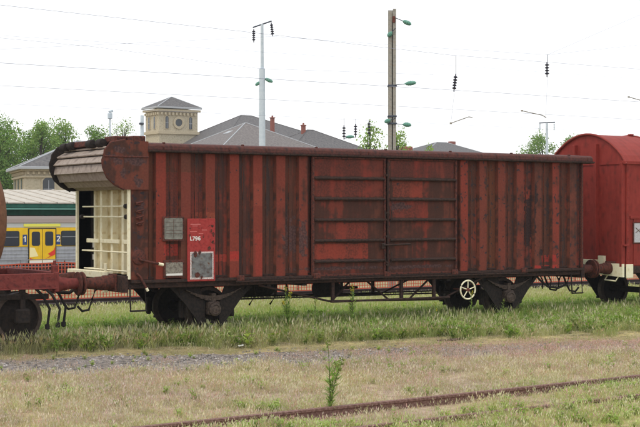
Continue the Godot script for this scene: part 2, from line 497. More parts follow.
func build_grass():
	var rg := RandomNumberGenerator.new(); rg.seed = 77
	var fm := foliage_mat()
	var patch := noise(90, 0.35, 3); var patch2 := noise(91, 0.9, 2)
	var kinds := {"green": [[], []], "dry": [[], []], "mat": [[], []], "leafy": [[], []], "purple": [[], []]}
	var put := func(k: String, x: float, z: float, s: float, sy: float, c: Color):
		var b := Basis(Vector3.UP, rg.randf() * TAU).scaled(Vector3(s, s * sy, s))
		kinds[k][0].append(Transform3D(b, Vector3(x, ground_y(x, z) - 0.005, z)))
		kinds[k][1].append(c)
	var straw := Color(0.65, 0.57, 0.43); var olive := Color(0.42, 0.42, 0.21); var lush := Color(0.27, 0.42, 0.10); var yell := Color(0.46, 0.55, 0.18); var mauve := Color(0.58, 0.45, 0.45)
	for i in 330000:
		var x := rg.randf_range(-9.0, 22.0); var z := rg.randf_range(-9.2, 13.6)
		if not visible_ground(x, z): continue
		var pt := patch.get_noise_2d(x, z); var p2 := patch2.get_noise_2d(x, z)
		var v := path_v(x, z) + p2 * 0.8 + pt * 0.5
		var r1 := z - (9.488 - 0.072 * x); var r2 := z - (10.992 - 0.072 * x)
		var u := rg.randf()
		if absf(z + 0.55) < 0.05 or absf(z + 2.05) < 0.05: continue
		var jit := rg.randf_range(0.78, 1.22)
		if v < -0.75:
			var lushness := clampf((-v - 0.5) * 0.5 + 0.08 + pt * 1.2 + p2 * 0.5, 0.0, 1.0)
			if z < -6.0: lushness *= 0.5
			var tall := clampf(1.0 - absf(z + 0.1) * 0.55, 0.0, 1.0)
			if u < 0.5 + 0.45 * lushness:
				var hgt := rg.randf_range(0.45, 0.95) + 0.35 * lushness + 0.95 * tall * rg.randf()
				if rg.randf() < 0.5 + 0.45 * lushness: put.call("green", x, z, hgt, rg.randf_range(0.7, 1.2), straw.lerp(olive, 0.5).lerp(yell.lerp(lush, rg.randf()), clampf(lushness * rg.randf_range(0.6, 1.2), 0, 1)) * jit)
				else: put.call("dry" if rg.randf() < 0.75 else "purple", x, z, hgt * 1.25, 1.0, straw.lerp(yell, rg.randf() * 0.8).lerp(mauve, rg.randf() * 0.3) * jit)
			if u < 0.06 * lushness + 0.07 * tall and z > -4.0: put.call("leafy", x, z, rg.randf_range(0.5, 1.25), 1.0, lush.lerp(yell, rg.randf()) * jit)
		elif v < 0.1:
			if u < 0.75: put.call("mat", x, z, rg.randf_range(0.4, 1.0), 0.8, straw.lerp(olive, rg.randf()).lerp(mauve, clampf(p2 + 0.2, 0, 0.5)) * jit * 0.85)
			if u < 0.05: put.call("dry", x, z, rg.randf_range(0.4, 0.7), 0.8, straw.lerp(olive, rg.randf()) * jit)
		elif v < 3.2:
			var bare := clampf(1.1 + clampf((3.0 - x) * 0.25, 0.0, 0.85) - absf(v - 1.6) * 0.45 - maxf(0.0, x - 1.5) * 0.16 + pt * 2.0 + p2 * 1.2, 0.0, 0.95)
			if x > 2.0 and v < 0.9 + pt and rg.randf() < 0.6: continue
			if u > bare and u < 0.96: put.call("mat" if rg.randf() < 0.6 else "purple", x, z, rg.randf_range(0.3, 0.85), 0.8, mauve.lerp(straw, rg.randf() * 0.7) * jit)
			if u > 0.994: put.call("leafy", x, z, rg.randf_range(0.25, 0.5), 0.8, yell * jit)
		else:
			var g := clampf((z - 8.6 + 0.07 * x) * 0.4 + pt * 1.3 + p2 * 0.5, 0.0, 0.95)
			var m := clampf(0.65 + patch.get_noise_2d(x + 40, z) * 2.2 - (z - 5.0) * 0.06, 0.0, 1.0)
			var dens := clampf(0.68 + p2 * 1.3 + pt * 0.5, 0.12, 1.0)
			var hh := 1.0
			if r1 > -0.1 and r1 < 0.45:
				if rg.randf() < 0.3 - pt: continue
				hh = 0.8
			if absf(r1) < 0.06 or absf(r2) < 0.06: continue
			if rg.randf() > dens: continue
			if u < 0.34: put.call("dry", x, z, rg.randf_range(0.35, 0.9) * hh, rg.randf_range(0.7, 1.1), straw.lerp(mauve, rg.randf() * m).lerp(yell, g * rg.randf()) * jit)
			elif u < 0.50: put.call("purple", x, z, rg.randf_range(0.35, 0.9) * hh, rg.randf_range(0.7, 1.1), mauve.lerp(straw, rg.randf() * (1.0 - m * 0.7)) * jit)
			elif u < 0.84: put.call("mat", x, z, rg.randf_range(0.6, 1.4) * hh, 1.0, olive.lerp(straw, rg.randf()).lerp(mauve, m * 0.6 * rg.randf()).lerp(yell, g) * jit)
			elif u < 0.86 + 0.14 * g: put.call("green", x, z, rg.randf_range(0.3, 0.75) * hh, 0.9, olive.lerp(yell, rg.randf()) * jit)
			if rg.randf() < 0.008 + 0.06 * g * g + (0.05 if pt > 0.28 else 0.0): put.call("leafy", x, z, rg.randf_range(0.25, 0.6), 0.8, yell.lerp(lush, rg.randf() * 0.6) * jit)
	var lab := {"green": ["grass", "long green grass growing under and along the wagons", tuft(1, 10, 0.30, 0.06, 0.007, 0.08, Color(1.2, 1.15, 1.05)), "grass"],
		"dry": ["dry_grass", "straw coloured dry grass with seed heads across the foreground", tuft(2, 12, 0.20, 0.09, 0.0052, 0.5, Color(1.2, 1.08, 1.0)), "grass"],
		"mat": ["short_grass", "thin short tufts along the worn gravel track", tuft(3, 12, 0.08, 0.08, 0.007, 0.0, Color(1.1, 0.9, 0.9)), "grass"],
		"leafy": ["weed_patch", "broad leaved green weeds growing along the sidings", leafy(4, 9, 0.34, 0.11), "weeds"],
		"purple": ["wild_grass", "mauve tinted wild grass heads beyond the near rail", tuft(5, 11, 0.18, 0.09, 0.005, 0.8, Color(1.0, 0.78, 0.82)), "grass"]}
	for k in lab:
		var n = scatter(lab[k][0], lab[k][2], fm, kinds[k][0], kinds[k][1])
		tag(n, lab[k][1], lab[k][3])
	# loose stones on the worn track and the ballast of the track behind
	var st := MB.new()
	var ico := [Vector3(0, 1, 0), Vector3(.9, .2, .3), Vector3(-.2, .3, .95), Vector3(-.95, .1, -.1), Vector3(.1, .25, -.9), Vector3(0, -.8, 0)]
	for f in [[0, 2, 1], [0, 3, 2], [0, 4, 3], [0, 1, 4], [5, 1, 2], [5, 2, 3], [5, 3, 4], [5, 4, 1]]: st.tri(ico[f[0]], ico[f[1]], ico[f[2]])
	var sm := mat(Color.WHITE, 0.9); sm.vertex_color_use_as_albedo = true
	var gx := []; var gc := []
	var stone_at := func(x: float, z: float, s: float, c: Color):
		var b := Basis.from_euler(Vector3(rg.randf() * TAU, rg.randf() * TAU, rg.randf() * TAU)).scaled(Vector3(s, s * 0.7, s))
		gx.append(Transform3D(b, Vector3(x, ground_y(x, z) + s * 0.2, z))); gc.append(c)
	for i in 70000:
		var x := rg.randf_range(-8.0, 16.0); var z := rg.randf_range(-3.0, 12.0)
		if not visible_ground(x, z): continue
		var v := path_v(x, z) + patch2.get_noise_2d(x, z) * 0.5
		if v < -0.1 or v > 3.3: continue
		if rg.randf() > clampf(1.2 - maxf(0.0, x - 2.0) * 0.1 - absf(v - 1.4) * 0.45, 0.1, 1.0): continue
		var g := pow(rg.randf(), 1.5) * 0.36 + 0.12
		stone_at.call(x, z, 0.007 + 0.026 * pow(rg.randf(), 2.2), Color(g * 1.08, g * 0.98, g * rg.randf_range(0.82, 0.98)))
	tag(scatter("gravel", st, sm, gx, gc), "grey gravel strewn along the worn track in the grass", "gravel")
	gx = []; gc = []
	for i in 26000:
		var x := rg.randf_range(-6.0, 27.0); var z := rg.randf_range(-13.6, -8.7)
		var g := rg.randf_range(0.18, 0.42)
		stone_at.call(x, z, rg.randf_range(0.025, 0.055), Color(g, g * 0.98, g * 1.02).lerp(Color(0.36, 0.24, 0.19), rg.randf() * 0.5))
	tag(scatter("ballast", st, sm, gx, gc), "grey and rusty track ballast behind the wagons", "ballast")

# a tall flowering weed on its own stalk
func tall_weed(label: String, x: float, z: float, h: float, sd: int, stalks: int, flower: Color, dense := 1.0):
	var rg := RandomNumberGenerator.new(); rg.seed = sd
	var y := ground_y(x, z)
	var t := T("tall_weed", label, "weed", Vector3(x, y, z), "tall weeds")
	for s in stalks:
		var a := rg.randf() * TAU
		var hh := h * (1.0 if s == 0 else rg.randf_range(0.6, 0.92))
		var bend := Vector3(cos(a), 0, sin(a)) * h * (0.04 + 0.16 * s / maxf(1, stalks))
		var pts := []
		for i in 6:
			var f := i / 5.0
			pts.append(bend * f * f + Vector3(rg.randf_range(-1, 1), 0, rg.randf_range(-1, 1)) * h * 0.006 + Vector3.UP * (hh * f - 0.03))
		var st := MB.new(); st.col = Color(0.22, 0.22, 0.10)
		st.path(pts, [0.010 * h, 0.009 * h, 0.008 * h, 0.006 * h, 0.004 * h, 0.003 * h], 5, false)
		var lf := MB.new()
		for i in int(64 * dense):
			var f := rg.randf_range(0.12, 1.0)
			var p := bend * f * f + Vector3.UP * hh * f
			var b := rg.randf() * TAU
			var d := Vector3(cos(b), rg.randf_range(-0.2, 1.3), sin(b)).normalized()
			var l := h * rg.randf_range(0.04, 0.13) * (0.5 + 0.9 * sin(PI * clampf(f, 0, 0.95)))
			var sdv := d.cross(Vector3.UP).normalized() * l * 0.10
			var v := rg.randf_range(0.8, 1.3)
			lf.col = Color(0.32 * v, 0.44 * v, 0.15 * v)
			lf.tri(p, p + d * l * 0.5 + sdv, p + d * l); lf.tri(p, p + d * l, p + d * l * 0.5 - sdv)
		var fl := MB.new()
		for i in 12:
			var p := bend + Vector3.UP * hh * rg.randf_range(0.9, 1.03) + Vector3(rg.randf_range(-1, 1), 0, rg.randf_range(-1, 1)) * h * 0.03
			var v := rg.randf_range(0.8, 1.15)
			fl.col = flower * v
			fl.box(p, Vector3.ONE * h * 0.016, 0.0, Basis(Vector3(1, 1, 0.3).normalized(), rg.randf() * 3.0))
		var stalk := P(t, "stalk", st, M.foliage)
		P(stalk, "leaves", lf, M.foliage); P(stalk, "flower_head", fl, M.foliage)

func tree(label: String, at: Vector3, h: float, rad: float, sd: int, c: Color, leaves := 5200, leaf := 0.3, loose := 0.0, low := 0.16):
	var rg := RandomNumberGenerator.new(); rg.seed = sd
	var t := T("tree", label, "tree", at, "trees around the station")
	var tb := MB.new(); tb.col = Color(0.12, 0.10, 0.08)
	var pts := []; var rr := []
	for i in 7:
		var f := i / 6.0
		pts.append(Vector3(sin(f * 3 + sd) * 0.02 * h, h * 0.9 * f - 0.1, cos(f * 2.3 + sd) * 0.02 * h)); rr.append(h * 0.018 * (1.0 - 0.88 * f))
	tb.path(pts, rr, 8, false)
	var clumps := []
	var nc := 34
	for i in nc:
		var f := low + (1.0 - low) * (i + rg.randf()) / nc
		var prof := pow(sin(PI * clampf((f - low) / (1.02 - low) * 0.86 + 0.12, 0, 1)), 0.7)
		var a := rg.randf() * TAU
		var rr2 := rad * prof * sqrt(rg.randf()) * 0.95
		var cc := Vector3(cos(a) * rr2, h * f * 0.95, sin(a) * rr2)
		clumps.append([cc, rad * rg.randf_range(0.24, 0.46)])
		var f0 := clampf(f - 0.22, 0.12, 0.85)
		var s0 := Vector3(sin(f0 / 0.9 * 3 + sd) * 0.02 * h, h * f0, cos(f0 / 0.9 * 2.3 + sd) * 0.02 * h)
		tb.path([s0, (s0 + cc) * 0.5 + Vector3.UP * 0.02 * h, cc], [h * 0.006, h * 0.004, h * 0.0015], 5, false)
	P(t, "trunk", tb, M.foliage)
	var cr := MB.new()
	for i in leaves:
		var k = clumps[rg.randi() % nc]
		var d := Vector3(rg.randfn(), rg.randfn() * 0.9, rg.randfn()).normalized() * pow(rg.randf(), 0.5) * (1.0 + loose * rg.randf())
		var p: Vector3 = k[0] + d * k[1]
		var e := Vector3(rg.randfn(), rg.randfn(), rg.randfn()).normalized()
		var g := e.cross(Vector3(rg.randfn(), rg.randfn(), rg.randfn())).normalized()
		var l := leaf * rg.randf_range(0.6, 1.3)
		var v := rg.randf_range(0.7, 1.3)
		cr.col = Color(c.r * v * rg.randf_range(0.85, 1.15), c.g * v, c.b * v)
		cr.tri(p - e * l * 0.5, p + g * l * 0.32, p + e * l * 0.5); cr.tri(p - e * l * 0.5, p + e * l * 0.5, p - g * l * 0.32)
	P(t, "crown", cr, M.foliage)

# ---------------------------------------------------------------- rolling stock pieces
func buffer(t: Node3D, x: float, z: float, dir: float, reach: float, m: Material, plate: Material):
	var b := MB.new(t.position)
	b.box(Vector3(x + dir * 0.02, 1.06, z), Vector3(0.04, 0.34, 0.34), 0.01)
	b.lathe(Vector3(x, 1.06, z), Vector3(dir, 0, 0), [Vector2(0.145, 0.03), Vector2(0.145, reach * 0.32), Vector2(0.125, reach * 0.34), Vector2(0.12, reach * 0.55), Vector2(0.105, reach * 0.57), Vector2(0.10, reach * 0.95)], 20)
	var p := P(t, "buffer", b, m)
	var d := MB.new(t.position)
	d.lathe(Vector3(x, 1.06, z), Vector3(dir, 0, 0), [Vector2(0.1, reach * 0.90), Vector2(0.215, reach * 0.91), Vector2(0.225, reach * 0.93), Vector2(0.22, reach * 0.965), Vector2(0.12, reach * 0.995), Vector2(0.0, reach)], 24)
	P(p, "buffer_plate", d, plate)

func wheelset(t: Node3D, x: float, zc: float, m: Material, r := 0.46, spokes := 0):
	var o: Vector3 = t.position
	for s in [1.0, -1.0]:
		var w := MB.new(o)
		if spokes == 0:
			w.lathe(Vector3(x, r, zc + s * 0.70), Vector3(0, 0, s), [Vector2(0.0, 0.02), Vector2(0.10, 0.12), Vector2(0.13, 0.05), Vector2(r - 0.09, 0.03), Vector2(r - 0.06, 0.10)], 28)
		else:
			w.lathe(Vector3(x, r, zc + s * 0.70), Vector3(0, 0, s), [Vector2(0.0, 0.14), Vector2(0.10, 0.14), Vector2(0.11, -0.02), Vector2(0, -0.02)], 20)
			for k in spokes:
				var a := TAU * k / spokes
				w.tube(Vector3(x, r, zc + s * 0.75), Vector3(x + cos(a) * (r - 0.06), r + sin(a) * (r - 0.06), zc + s * 0.75), 0.028, 8)
		var wh := P(t, "wheel", w, m)
		var ty := MB.new(o)
		ty.lathe(Vector3(x, r, zc + s * 0.70), Vector3(0, 0, s), [Vector2(r - 0.07, 0.12), Vector2(r - 0.005, 0.125), Vector2(r, 0.10), Vector2(r + 0.004, 0.02), Vector2(r + 0.03, 0.0), Vector2(r + 0.025, -0.03), Vector2(r - 0.07, -0.03), Vector2(r - 0.07, 0.12)], 32)
		P(wh, "tyre", ty, M.tyre)
	var a := MB.new(o)
	a.tube(Vector3(x, r, zc - 1.05), Vector3(x, r, zc + 1.05), 0.075, 12)
	P(t, "axle", a, m)

func running_gear(t: Node3D, x: float, zc: float, zs: float, m: Material, light: Material):
	var o: Vector3 = t.position
	wheelset(t, x, zc, m)
	for s in [1.0, -1.0]:
		var z: float = zc + s * (zs - zc)
		var g := MB.new(o)
		var left := PackedVector2Array([Vector2(x - 0.98, 0.98), Vector2(x - 0.30, 0.98), Vector2(x - 0.16, 0.62), Vector2(x - 0.16, 0.22), Vector2(x - 0.30, 0.22), Vector2(x - 0.62, 0.62)])
		var right := PackedVector2Array([Vector2(x + 0.98, 0.98), Vector2(x + 0.30, 0.98), Vector2(x + 0.16, 0.62), Vector2(x + 0.16, 0.22), Vector2(x + 0.30, 0.22), Vector2(x + 0.62, 0.62)])
		g.prism(left, z - 0.012, z + 0.012); g.prism(right, z - 0.012, z + 0.012)
		g.span(Vector3(x - 0.34, 0.20, z - 0.02), Vector3(x + 0.34, 0.25, z + 0.02))
		P(t, "axle_guard", g, m)
		var sp := MB.new(o)
		for k in 5:      # leaf spring, each leaf shorter than the one above
			var hw := 0.62 - k * 0.105
			var pts := []
			for i in 9:
				var f := i / 4.0 - 1.0
				pts.append(Vector2(x + f * hw, 0.76 - k * 0.019 + 0.14 * (f * hw) * (f * hw) / 0.38 - 0.02))
			for i in 8:
				var p: Vector2 = pts[i]; var q: Vector2 = pts[i + 1]
				sp.quad(Vector3(p.x, p.y - .009, z + .075), Vector3(q.x, q.y - .009, z + .075), Vector3(q.x, q.y + .008, z + .075), Vector3(p.x, p.y + .008, z + .075))
				sp.quad(Vector3(p.x, p.y + .008, z + .075), Vector3(q.x, q.y + .008, z + .075), Vector3(q.x, q.y + .008, z - .045), Vector3(p.x, p.y + .008, z - .045))
				sp.quad(Vector3(p.x, p.y - .009, z - .045), Vector3(q.x, q.y - .009, z - .045), Vector3(q.x, q.y - .009, z + .075), Vector3(p.x, p.y - .009, z + .075))
				sp.quad(Vector3(q.x, q.y - .009, z - .045), Vector3(p.x, p.y - .009, z - .045), Vector3(p.x, p.y + .008, z - .045), Vector3(q.x, q.y + .008, z - .045))
		sp.span(Vector3(x - 0.05, 0.62, z - 0.06), Vector3(x + 0.05, 0.80, z + 0.09), 0.01)
		P(t, "leaf_spring", sp, light)
		for e in [-1.0, 1.0]:
			var l := MB.new(o)
			l.path([Vector3(x + e * 0.62, 0.87, z + .015), Vector3(x + e * 0.72, 0.80, z + .015), Vector3(x + e * 0.78, 0.95, z + .015)], 0.022, 8)
			P(t, "spring_link", l, m)
		var ab := MB.new(o)
		ab.box(Vector3(x, 0.50, z + s * 0.03), Vector3(0.27, 0.27, 0.16), 0.03)
		ab.lathe(Vector3(x, 0.48, z + s * 0.10), Vector3(0, 0, s), [Vector2(0.135, 0.0), Vector2(0.13, 0.05), Vector2(0.09, 0.075), Vector2(0.08, 0.06), Vector2(0.0, 0.07)], 20)
		P(t, "axle_box", ab, light)

func covered_wagon():
	var o := Vector3(5.4, 0, -1.3)
	var t := T("covered_wagon", "long rusty red covered goods wagon with ribbed sides and a double door", "wagon", o)
	var zb := -2.6
	# --- underframe
	for s in [0, 1]:
		var f := MB.new(o)
		var z0 := -0.06 if s == 0 else zb + 0.06
		var zi := -0.15 if s == 0 else zb + 0.15
		f.span(Vector3(-0.5, 0.95, minf(z0, zi)), Vector3(11.3, 1.115, maxf(z0, zi)), 0.008)
		var za := 0.03 if s == 0 else zb - 0.03
		f.span(Vector3(-0.36, 1.055, minf(za, z0)), Vector3(11.24, 1.115, maxf(za, z0)), 0.006)
		P(t, "sole_bar", f, M.frame)
	for x in [-0.47, 11.27]:
		var f := MB.new(o)
		f.span(Vector3(x - 0.06, 0.88, zb + 0.02), Vector3(x + 0.06, 1.20, -0.02), 0.01)
		P(t, "headstock", f, M.frame)
	var fl := MB.new(o)
	fl.span(Vector3(-0.4, 1.13, zb + 0.03), Vector3(11.2, 1.17, -0.06))
	P(t, "floor", fl, M.frame)
	for x in [-0.53, 11.33]:
		for z in [-0.43, -2.17]: buffer(t, x, z, signf(x - 5), 0.70 if x < 0 else 0.62, M.rust_dark, M.rust_dark)
	for x in [1.55, 9.2]: running_gear(t, x, -1.3, -0.32, M.black_iron, M.axle_grease)
	# truss and brake rigging
	for z in [-0.12, -2.48]:
		var tr := MB.new(o)
		tr.path([Vector3(2.5, 0.94, z), Vector3(4.2, 0.56, z), Vector3(7.15, 0.50, z), Vector3(8.3, 0.94, z)], 0.022, 8)
		P(t, "truss_rod", tr, M.frame)
		for x in [4.3, 6.07, 6.95]:
			var q := MB.new(o)
			q.span(Vector3(x - 0.035, 0.53, z - 0.03), Vector3(x + 0.035, 0.96, z + 0.03), 0.005)
			P(t, "truss_post", q, M.frame)
	var sb := MB.new(o)
	sb.span(Vector3(4.2, 0.53, -0.07), Vector3(7.3, 0.57, 0.02), 0.008)
	P(t, "step_board", sb, M.frame)
	for a in [[4.4, 5.0], [6.45, 7.12], [5.9, 5.4]]:
		var q := MB.new(o)
		q.tube(Vector3(a[0], 0.52, -0.35), Vector3(a[1], 0.95, -0.5), 0.022, 8)
		P(t, "brace", q, M.frame)
	var cyl := MB.new(o)
	cyl.lathe(Vector3(4.75, 0.74, -1.5), Vector3(1, 0, 0), [Vector2(0, 0), Vector2(0.16, 0.0), Vector2(0.19, 0.03), Vector2(0.19, 0.5), Vector2(0.14, 0.56), Vector2(0.04, 0.6), Vector2(0.03, 1.1)], 18)
	P(t, "brake_cylinder", cyl, M.black_iron)
	var res := MB.new(o)
	res.lathe(Vector3(3.0, 0.78, -1.9), Vector3(1, 0, 0), [Vector2(0, 0), Vector2(0.14, 0.03), Vector2(0.18, 0.1), Vector2(0.18, 0.8), Vector2(0.14, 0.87), Vector2(0, 0.9)], 18)
	P(t, "air_reservoir", res, M.black_iron)
	for z in [-0.75, -1.85]:
		var q := MB.new(o)
		q.span(Vector3(-0.4, 0.90, z - 0.05), Vector3(11.2, 1.10, z + 0.05))
		P(t, "long_beam", q, M.black_iron)
	for x in [2.75, 3.6, 7.35, 7.95]:
		var q := MB.new(o)
		q.span(Vector3(x - 0.05, 0.90, zb + 0.1), Vector3(x + 0.05, 1.05, -0.1))
		P(t, "cross_beam", q, M.black_iron)
	for x in [2.3, 2.65, 3.15, 3.45, 7.6, 8.0, 8.35]:
		var q := MB.new(o)
		q.path([Vector3(x, 0.95, -0.6), Vector3(x + 0.06, 0.7, -0.6), Vector3(x - 0.03, 0.5, -0.7)], 0.02, 6)
		P(t, "brake_hanger", q, M.black_iron)
	for z in [-0.9, -1.7]:
		var q := MB.new(o)
		q.tube(Vector3(2.0, 0.62, z), Vector3(8.6, 0.58, z), 0.018, 6)
		P(t, "brake_rod", q, M.black_iron)
	for x in [0.98, 2.12, 8.63, 9.77]:
		for z in [-0.55, -2.05]:
			var q := MB.new(o)
			q.box(Vector3(x, 0.48, z), Vector3(0.09, 0.36, 0.10), 0.02)
			P(t, "brake_block", q, M.black_iron)
	# hand brake wheel
	var hw := MB.new(o)
	var c := Vector3(7.76, 0.70, 0.055)
	var ring := []
	for k in 33: ring.append(c + Vector3(cos(TAU * k / 32.0), sin(TAU * k / 32.0), 0) * 0.205)
	hw.path(ring, 0.018, 8, false)
	var wheel := P(t, "hand_brake_wheel", hw, M.cream)
	for k in 5:
		var a := TAU * k / 5.0 + 0.3
		var q := MB.new(o)
		q.tube(c, c + Vector3(cos(a), sin(a), 0) * 0.2, 0.013, 6)
		P(wheel, "spoke", q, M.cream)
	var hub := MB.new(o)
	hub.lathe(c + Vector3(0, 0, -0.02), Vector3(0, 0, 1), [Vector2(0.0, 0.05), Vector2(0.04, 0.045), Vector2(0.045, 0.0)], 14)
	hub.tube(c, c + Vector3(0, 0, -0.5), 0.02, 8)
	P(wheel, "hub", hub, M.rust_mid)
	# --- near and far side walls: ribs and recessed panels
	for s in [0, 1]:
		var flip := Transform3D.IDENTITY
		if s == 1: flip = Transform3D(Basis(Vector3(1, 0, 0), Vector3(0, 1, 0), Vector3(0, 0, -1)), Vector3(0, 0, zb))
		var y0 := 1.118; var y1 := 3.575
		var edges := []
		for sec in [[0.0, 3.69], [7.48, 11.2]]:
			var prev: float = sec[0]
			for rx in rib_x:
				if rx < sec[0] or rx > sec[1]: continue
				var l: float = maxf(rx - 0.132, sec[0]); var r: float = minf(rx + 0.132, sec[1])
				edges.append([prev, l])
				var q := MB.new(o); q.xf = flip
				var li := minf(l + 0.028, rx); var ri := maxf(r - 0.028, rx)
				q.quad(Vector3(l, y0, -0.085), Vector3(li, y0, 0.0), Vector3(li, y1, 0.0), Vector3(l, y1, -0.085))
				q.quad(Vector3(li, y0, 0.0), Vector3(ri, y0, 0.0), Vector3(ri, y1, 0.0), Vector3(li, y1, 0.0))
				q.quad(Vector3(ri, y0, 0.0), Vector3(r, y0, -0.085), Vector3(r, y1, -0.085), Vector3(ri, y1, 0.0))
				q.quad(Vector3(l, y0, -0.085), Vector3(r, y0, -0.085), Vector3(ri, y0, 0), Vector3(li, y0, 0))
				P(t, "wall_rib", q, M.side)
				prev = r
			edges.append([prev, sec[1]])
		for e in edges:
			if e[1] - e[0] < 0.02: continue
			var q := MB.new(o); q.xf = flip
			var a: float = e[0] - 0.01; var b: float = e[1] + 0.01
			# shallow pressed crease down the middle of each panel
			var mid := (a + b) * 0.5
			for seg in [[a, -0.083, mid - 0.05, -0.083], [mid - 0.05, -0.083, mid - 0.035, -0.066], [mid - 0.035, -0.066, mid + 0.035, -0.066], [mid + 0.035, -0.066, mid + 0.05, -0.083], [mid + 0.05, -0.083, b, -0.083]]:
				q.quad(Vector3(seg[0], y0, seg[1]), Vector3(seg[2], y0, seg[3]), Vector3(seg[2], y1, seg[3]), Vector3(seg[0], y1, seg[1]))
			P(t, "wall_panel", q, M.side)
		# doors
		for leaf in [[3.70, 5.555], [5.605, 7.47]]:
			var x0: float = leaf[0]; var x1: float = leaf[1]
			var fr := MB.new(o); fr.xf = flip
			fr.span(Vector3(x0, 1.09, -0.03), Vector3(x0 + 0.05, 3.565, 0.045), 0.006)
			fr.span(Vector3(x1 - 0.05, 1.09, -0.03), Vector3(x1, 3.565, 0.045), 0.006)
			fr.span(Vector3(x0 + 0.05, 3.53, -0.03), Vector3(x1 - 0.05, 3.565, 0.035), 0.005)
			fr.span(Vector3(x0 + 0.05, 1.09, -0.03), Vector3(x1 - 0.05, 1.13, 0.035), 0.005)
			var dr := P(t, "door", fr, M.rust_dark)
			var rows := [1.13, 1.40, 1.83, 2.26, 2.70, 3.13, 3.53]
			for i in 6:
				var q := MB.new(o); q.xf = flip
				var ya: float = rows[i] + (0.0 if i == 0 else 0.028); var yb: float = rows[i + 1] - (0.0 if i == 5 else 0.034)
				q.span(Vector3(x0 + 0.05, ya, -0.02), Vector3(x1 - 0.05, yb, 0.005), 0.0)
				P(dr, "door_panel", q, M.side)
				if i > 0:
					var rb := MB.new(o); rb.xf = flip
					var ym: float = rows[i]
					rb.xf = flip * Transform3D(Basis(Vector3(0, 0, 1), Vector3(0, 1, 0), Vector3(-1, 0, 0)), Vector3(x1 - 0.05, 0, 0))
					rb.prism(PackedVector2Array([Vector2(-0.02, ym - 0.034), Vector2(0.065, ym - 0.034), Vector2(0.08, ym - 0.016), Vector2(0.08, ym + 0.004), Vector2(0.008, ym + 0.028), Vector2(-0.02, ym + 0.028)]), 0.0, x1 - x0 - 0.1)
					P(dr, "door_rib", rb, M.frame)
		# lock bar and latch on the doors' meeting edge
		var lk := MB.new(o); lk.xf = flip
		lk.tube(Vector3(5.58, 1.15, 0.07), Vector3(5.58, 3.5, 0.07), 0.018, 8)
		for y in [1.3, 1.9, 2.4, 3.2]: lk.box(Vector3(5.58, y, 0.055), Vector3(0.09, 0.05, 0.05), 0.01)
		var lb := P(t, "lock_bar", lk, M.frame)
		var hd := MB.new(o); hd.xf = flip
		hd.tube(Vector3(5.45, 1.72, 0.10), Vector3(6.15, 1.73, 0.10), 0.02, 8)
		hd.box(Vector3(5.47, 1.70, 0.075), Vector3(0.09, 0.12, 0.04), 0.01)
		for y in [1.46, 2.36]:
			for e in [-1.0, 1.0]:
				var lh := MB.new(o); lh.xf = flip
				lh.path([Vector3(5.585 + e * 0.085, y + 0.1, 0.08), Vector3(5.585 + e * 0.085, y - 0.08, 0.10), Vector3(5.585 + e * 0.045, y - 0.12, 0.10)], 0.013, 6)
				P(lb, "latch", lh, M.frame)
		P(lb, "door_handle", hd, M.frame)
		# door track with brackets
		var dt := MB.new(o); dt.xf = flip
		dt.span(Vector3(1.9, 1.02, 0.032), Vector3(9.5, 1.05, 0.07), 0.004)
		P(t, "door_track", dt, M.frame)
		for x in [2.0, 3.8, 5.58, 7.4, 9.4]:
			var br := MB.new(o); br.xf = flip
			br.box(Vector3(x, 1.10, 0.055), Vector3(0.16, 0.11, 0.05), 0.012)
			P(t, "track_bracket", br, M.rust_dark)
		# eaves: rounded cant rail, gutter lip below, joint bands
		var cr := MB.new(o)
		cr.xf = flip * Transform3D(Basis(Vector3(0, 0, 1), Vector3(0, 1, 0), Vector3(-1, 0, 0)), Vector3(11.52, 0, 0))
		cr.prism(PackedVector2Array([Vector2(-0.16, 3.60), Vector2(0.045, 3.60), Vector2(0.05, 3.635), Vector2(0.045, 3.69), Vector2(0.02, 3.725), Vector2(-0.03, 3.745), Vector2(-0.16, 3.755)]), 0.0, 11.55)
		P(t, "cant_rail", cr, M.eaves)
		var gl := MB.new(o)
		gl.xf = cr.xf
		gl.prism(PackedVector2Array([Vector2(-0.16, 3.568), Vector2(0.085, 3.568), Vector2(0.11, 3.582), Vector2(0.11, 3.61), Vector2(0.095, 3.61), Vector2(0.09, 3.597), Vector2(-0.16, 3.597)]), 0.0, 11.55)
		P(t, "gutter_lip", gl, M.frame)
		for x in [0.3, 1.75, 2.6, 4.9, 5.1, 7.2, 8.6, 10.1, 11.35]:
			var q := MB.new(o); q.xf = flip
			q.span(Vector3(x - 0.015, 3.63, 0.04), Vector3(x + 0.015, 3.70, 0.06), 0.004)
			P(t, "cant_rail_strap", q, M.rust_dark)
		# left corner panel beside the open end
		var cp := MB.new(o); cp.xf = flip
		cp.span(Vector3(-0.36, 1.118, -0.06), Vector3(-0.003, 3.566, -0.008), 0.006)
		P(t, "corner_panel", cp, M.side if s == 0 else M.black_iron)
		var rc := MB.new(o); rc.xf = flip
		rc.span(Vector3(11.2, 1.118, -0.06), Vector3(11.25, 3.566, 0.012), 0.006)
		P(t, "corner_post", rc, M.rust_dark)
	# roof and end walls
	var rf := MB.new(o)
	var rp := PackedVector2Array()
	for i in 13:
		var f := i / 12.0
		rp.append(Vector2(-0.1 - 2.4 * f, 3.75 + 0.06 * sin(PI * f)))
	for i in 13:
		var f := 1.0 - i / 12.0
		rp.append(Vector2(-0.1 - 2.4 * f, 3.715 + 0.06 * sin(PI * f)))
	rf.xf = Transform3D(Basis(Vector3(0, 0, 1), Vector3(0, 1, 0), Vector3(-1, 0, 0)), Vector3(11.5, 0, 0))
	rf.prism(rp, 0.0, 12.0)
	P(t, "roof", rf, M.eaves)
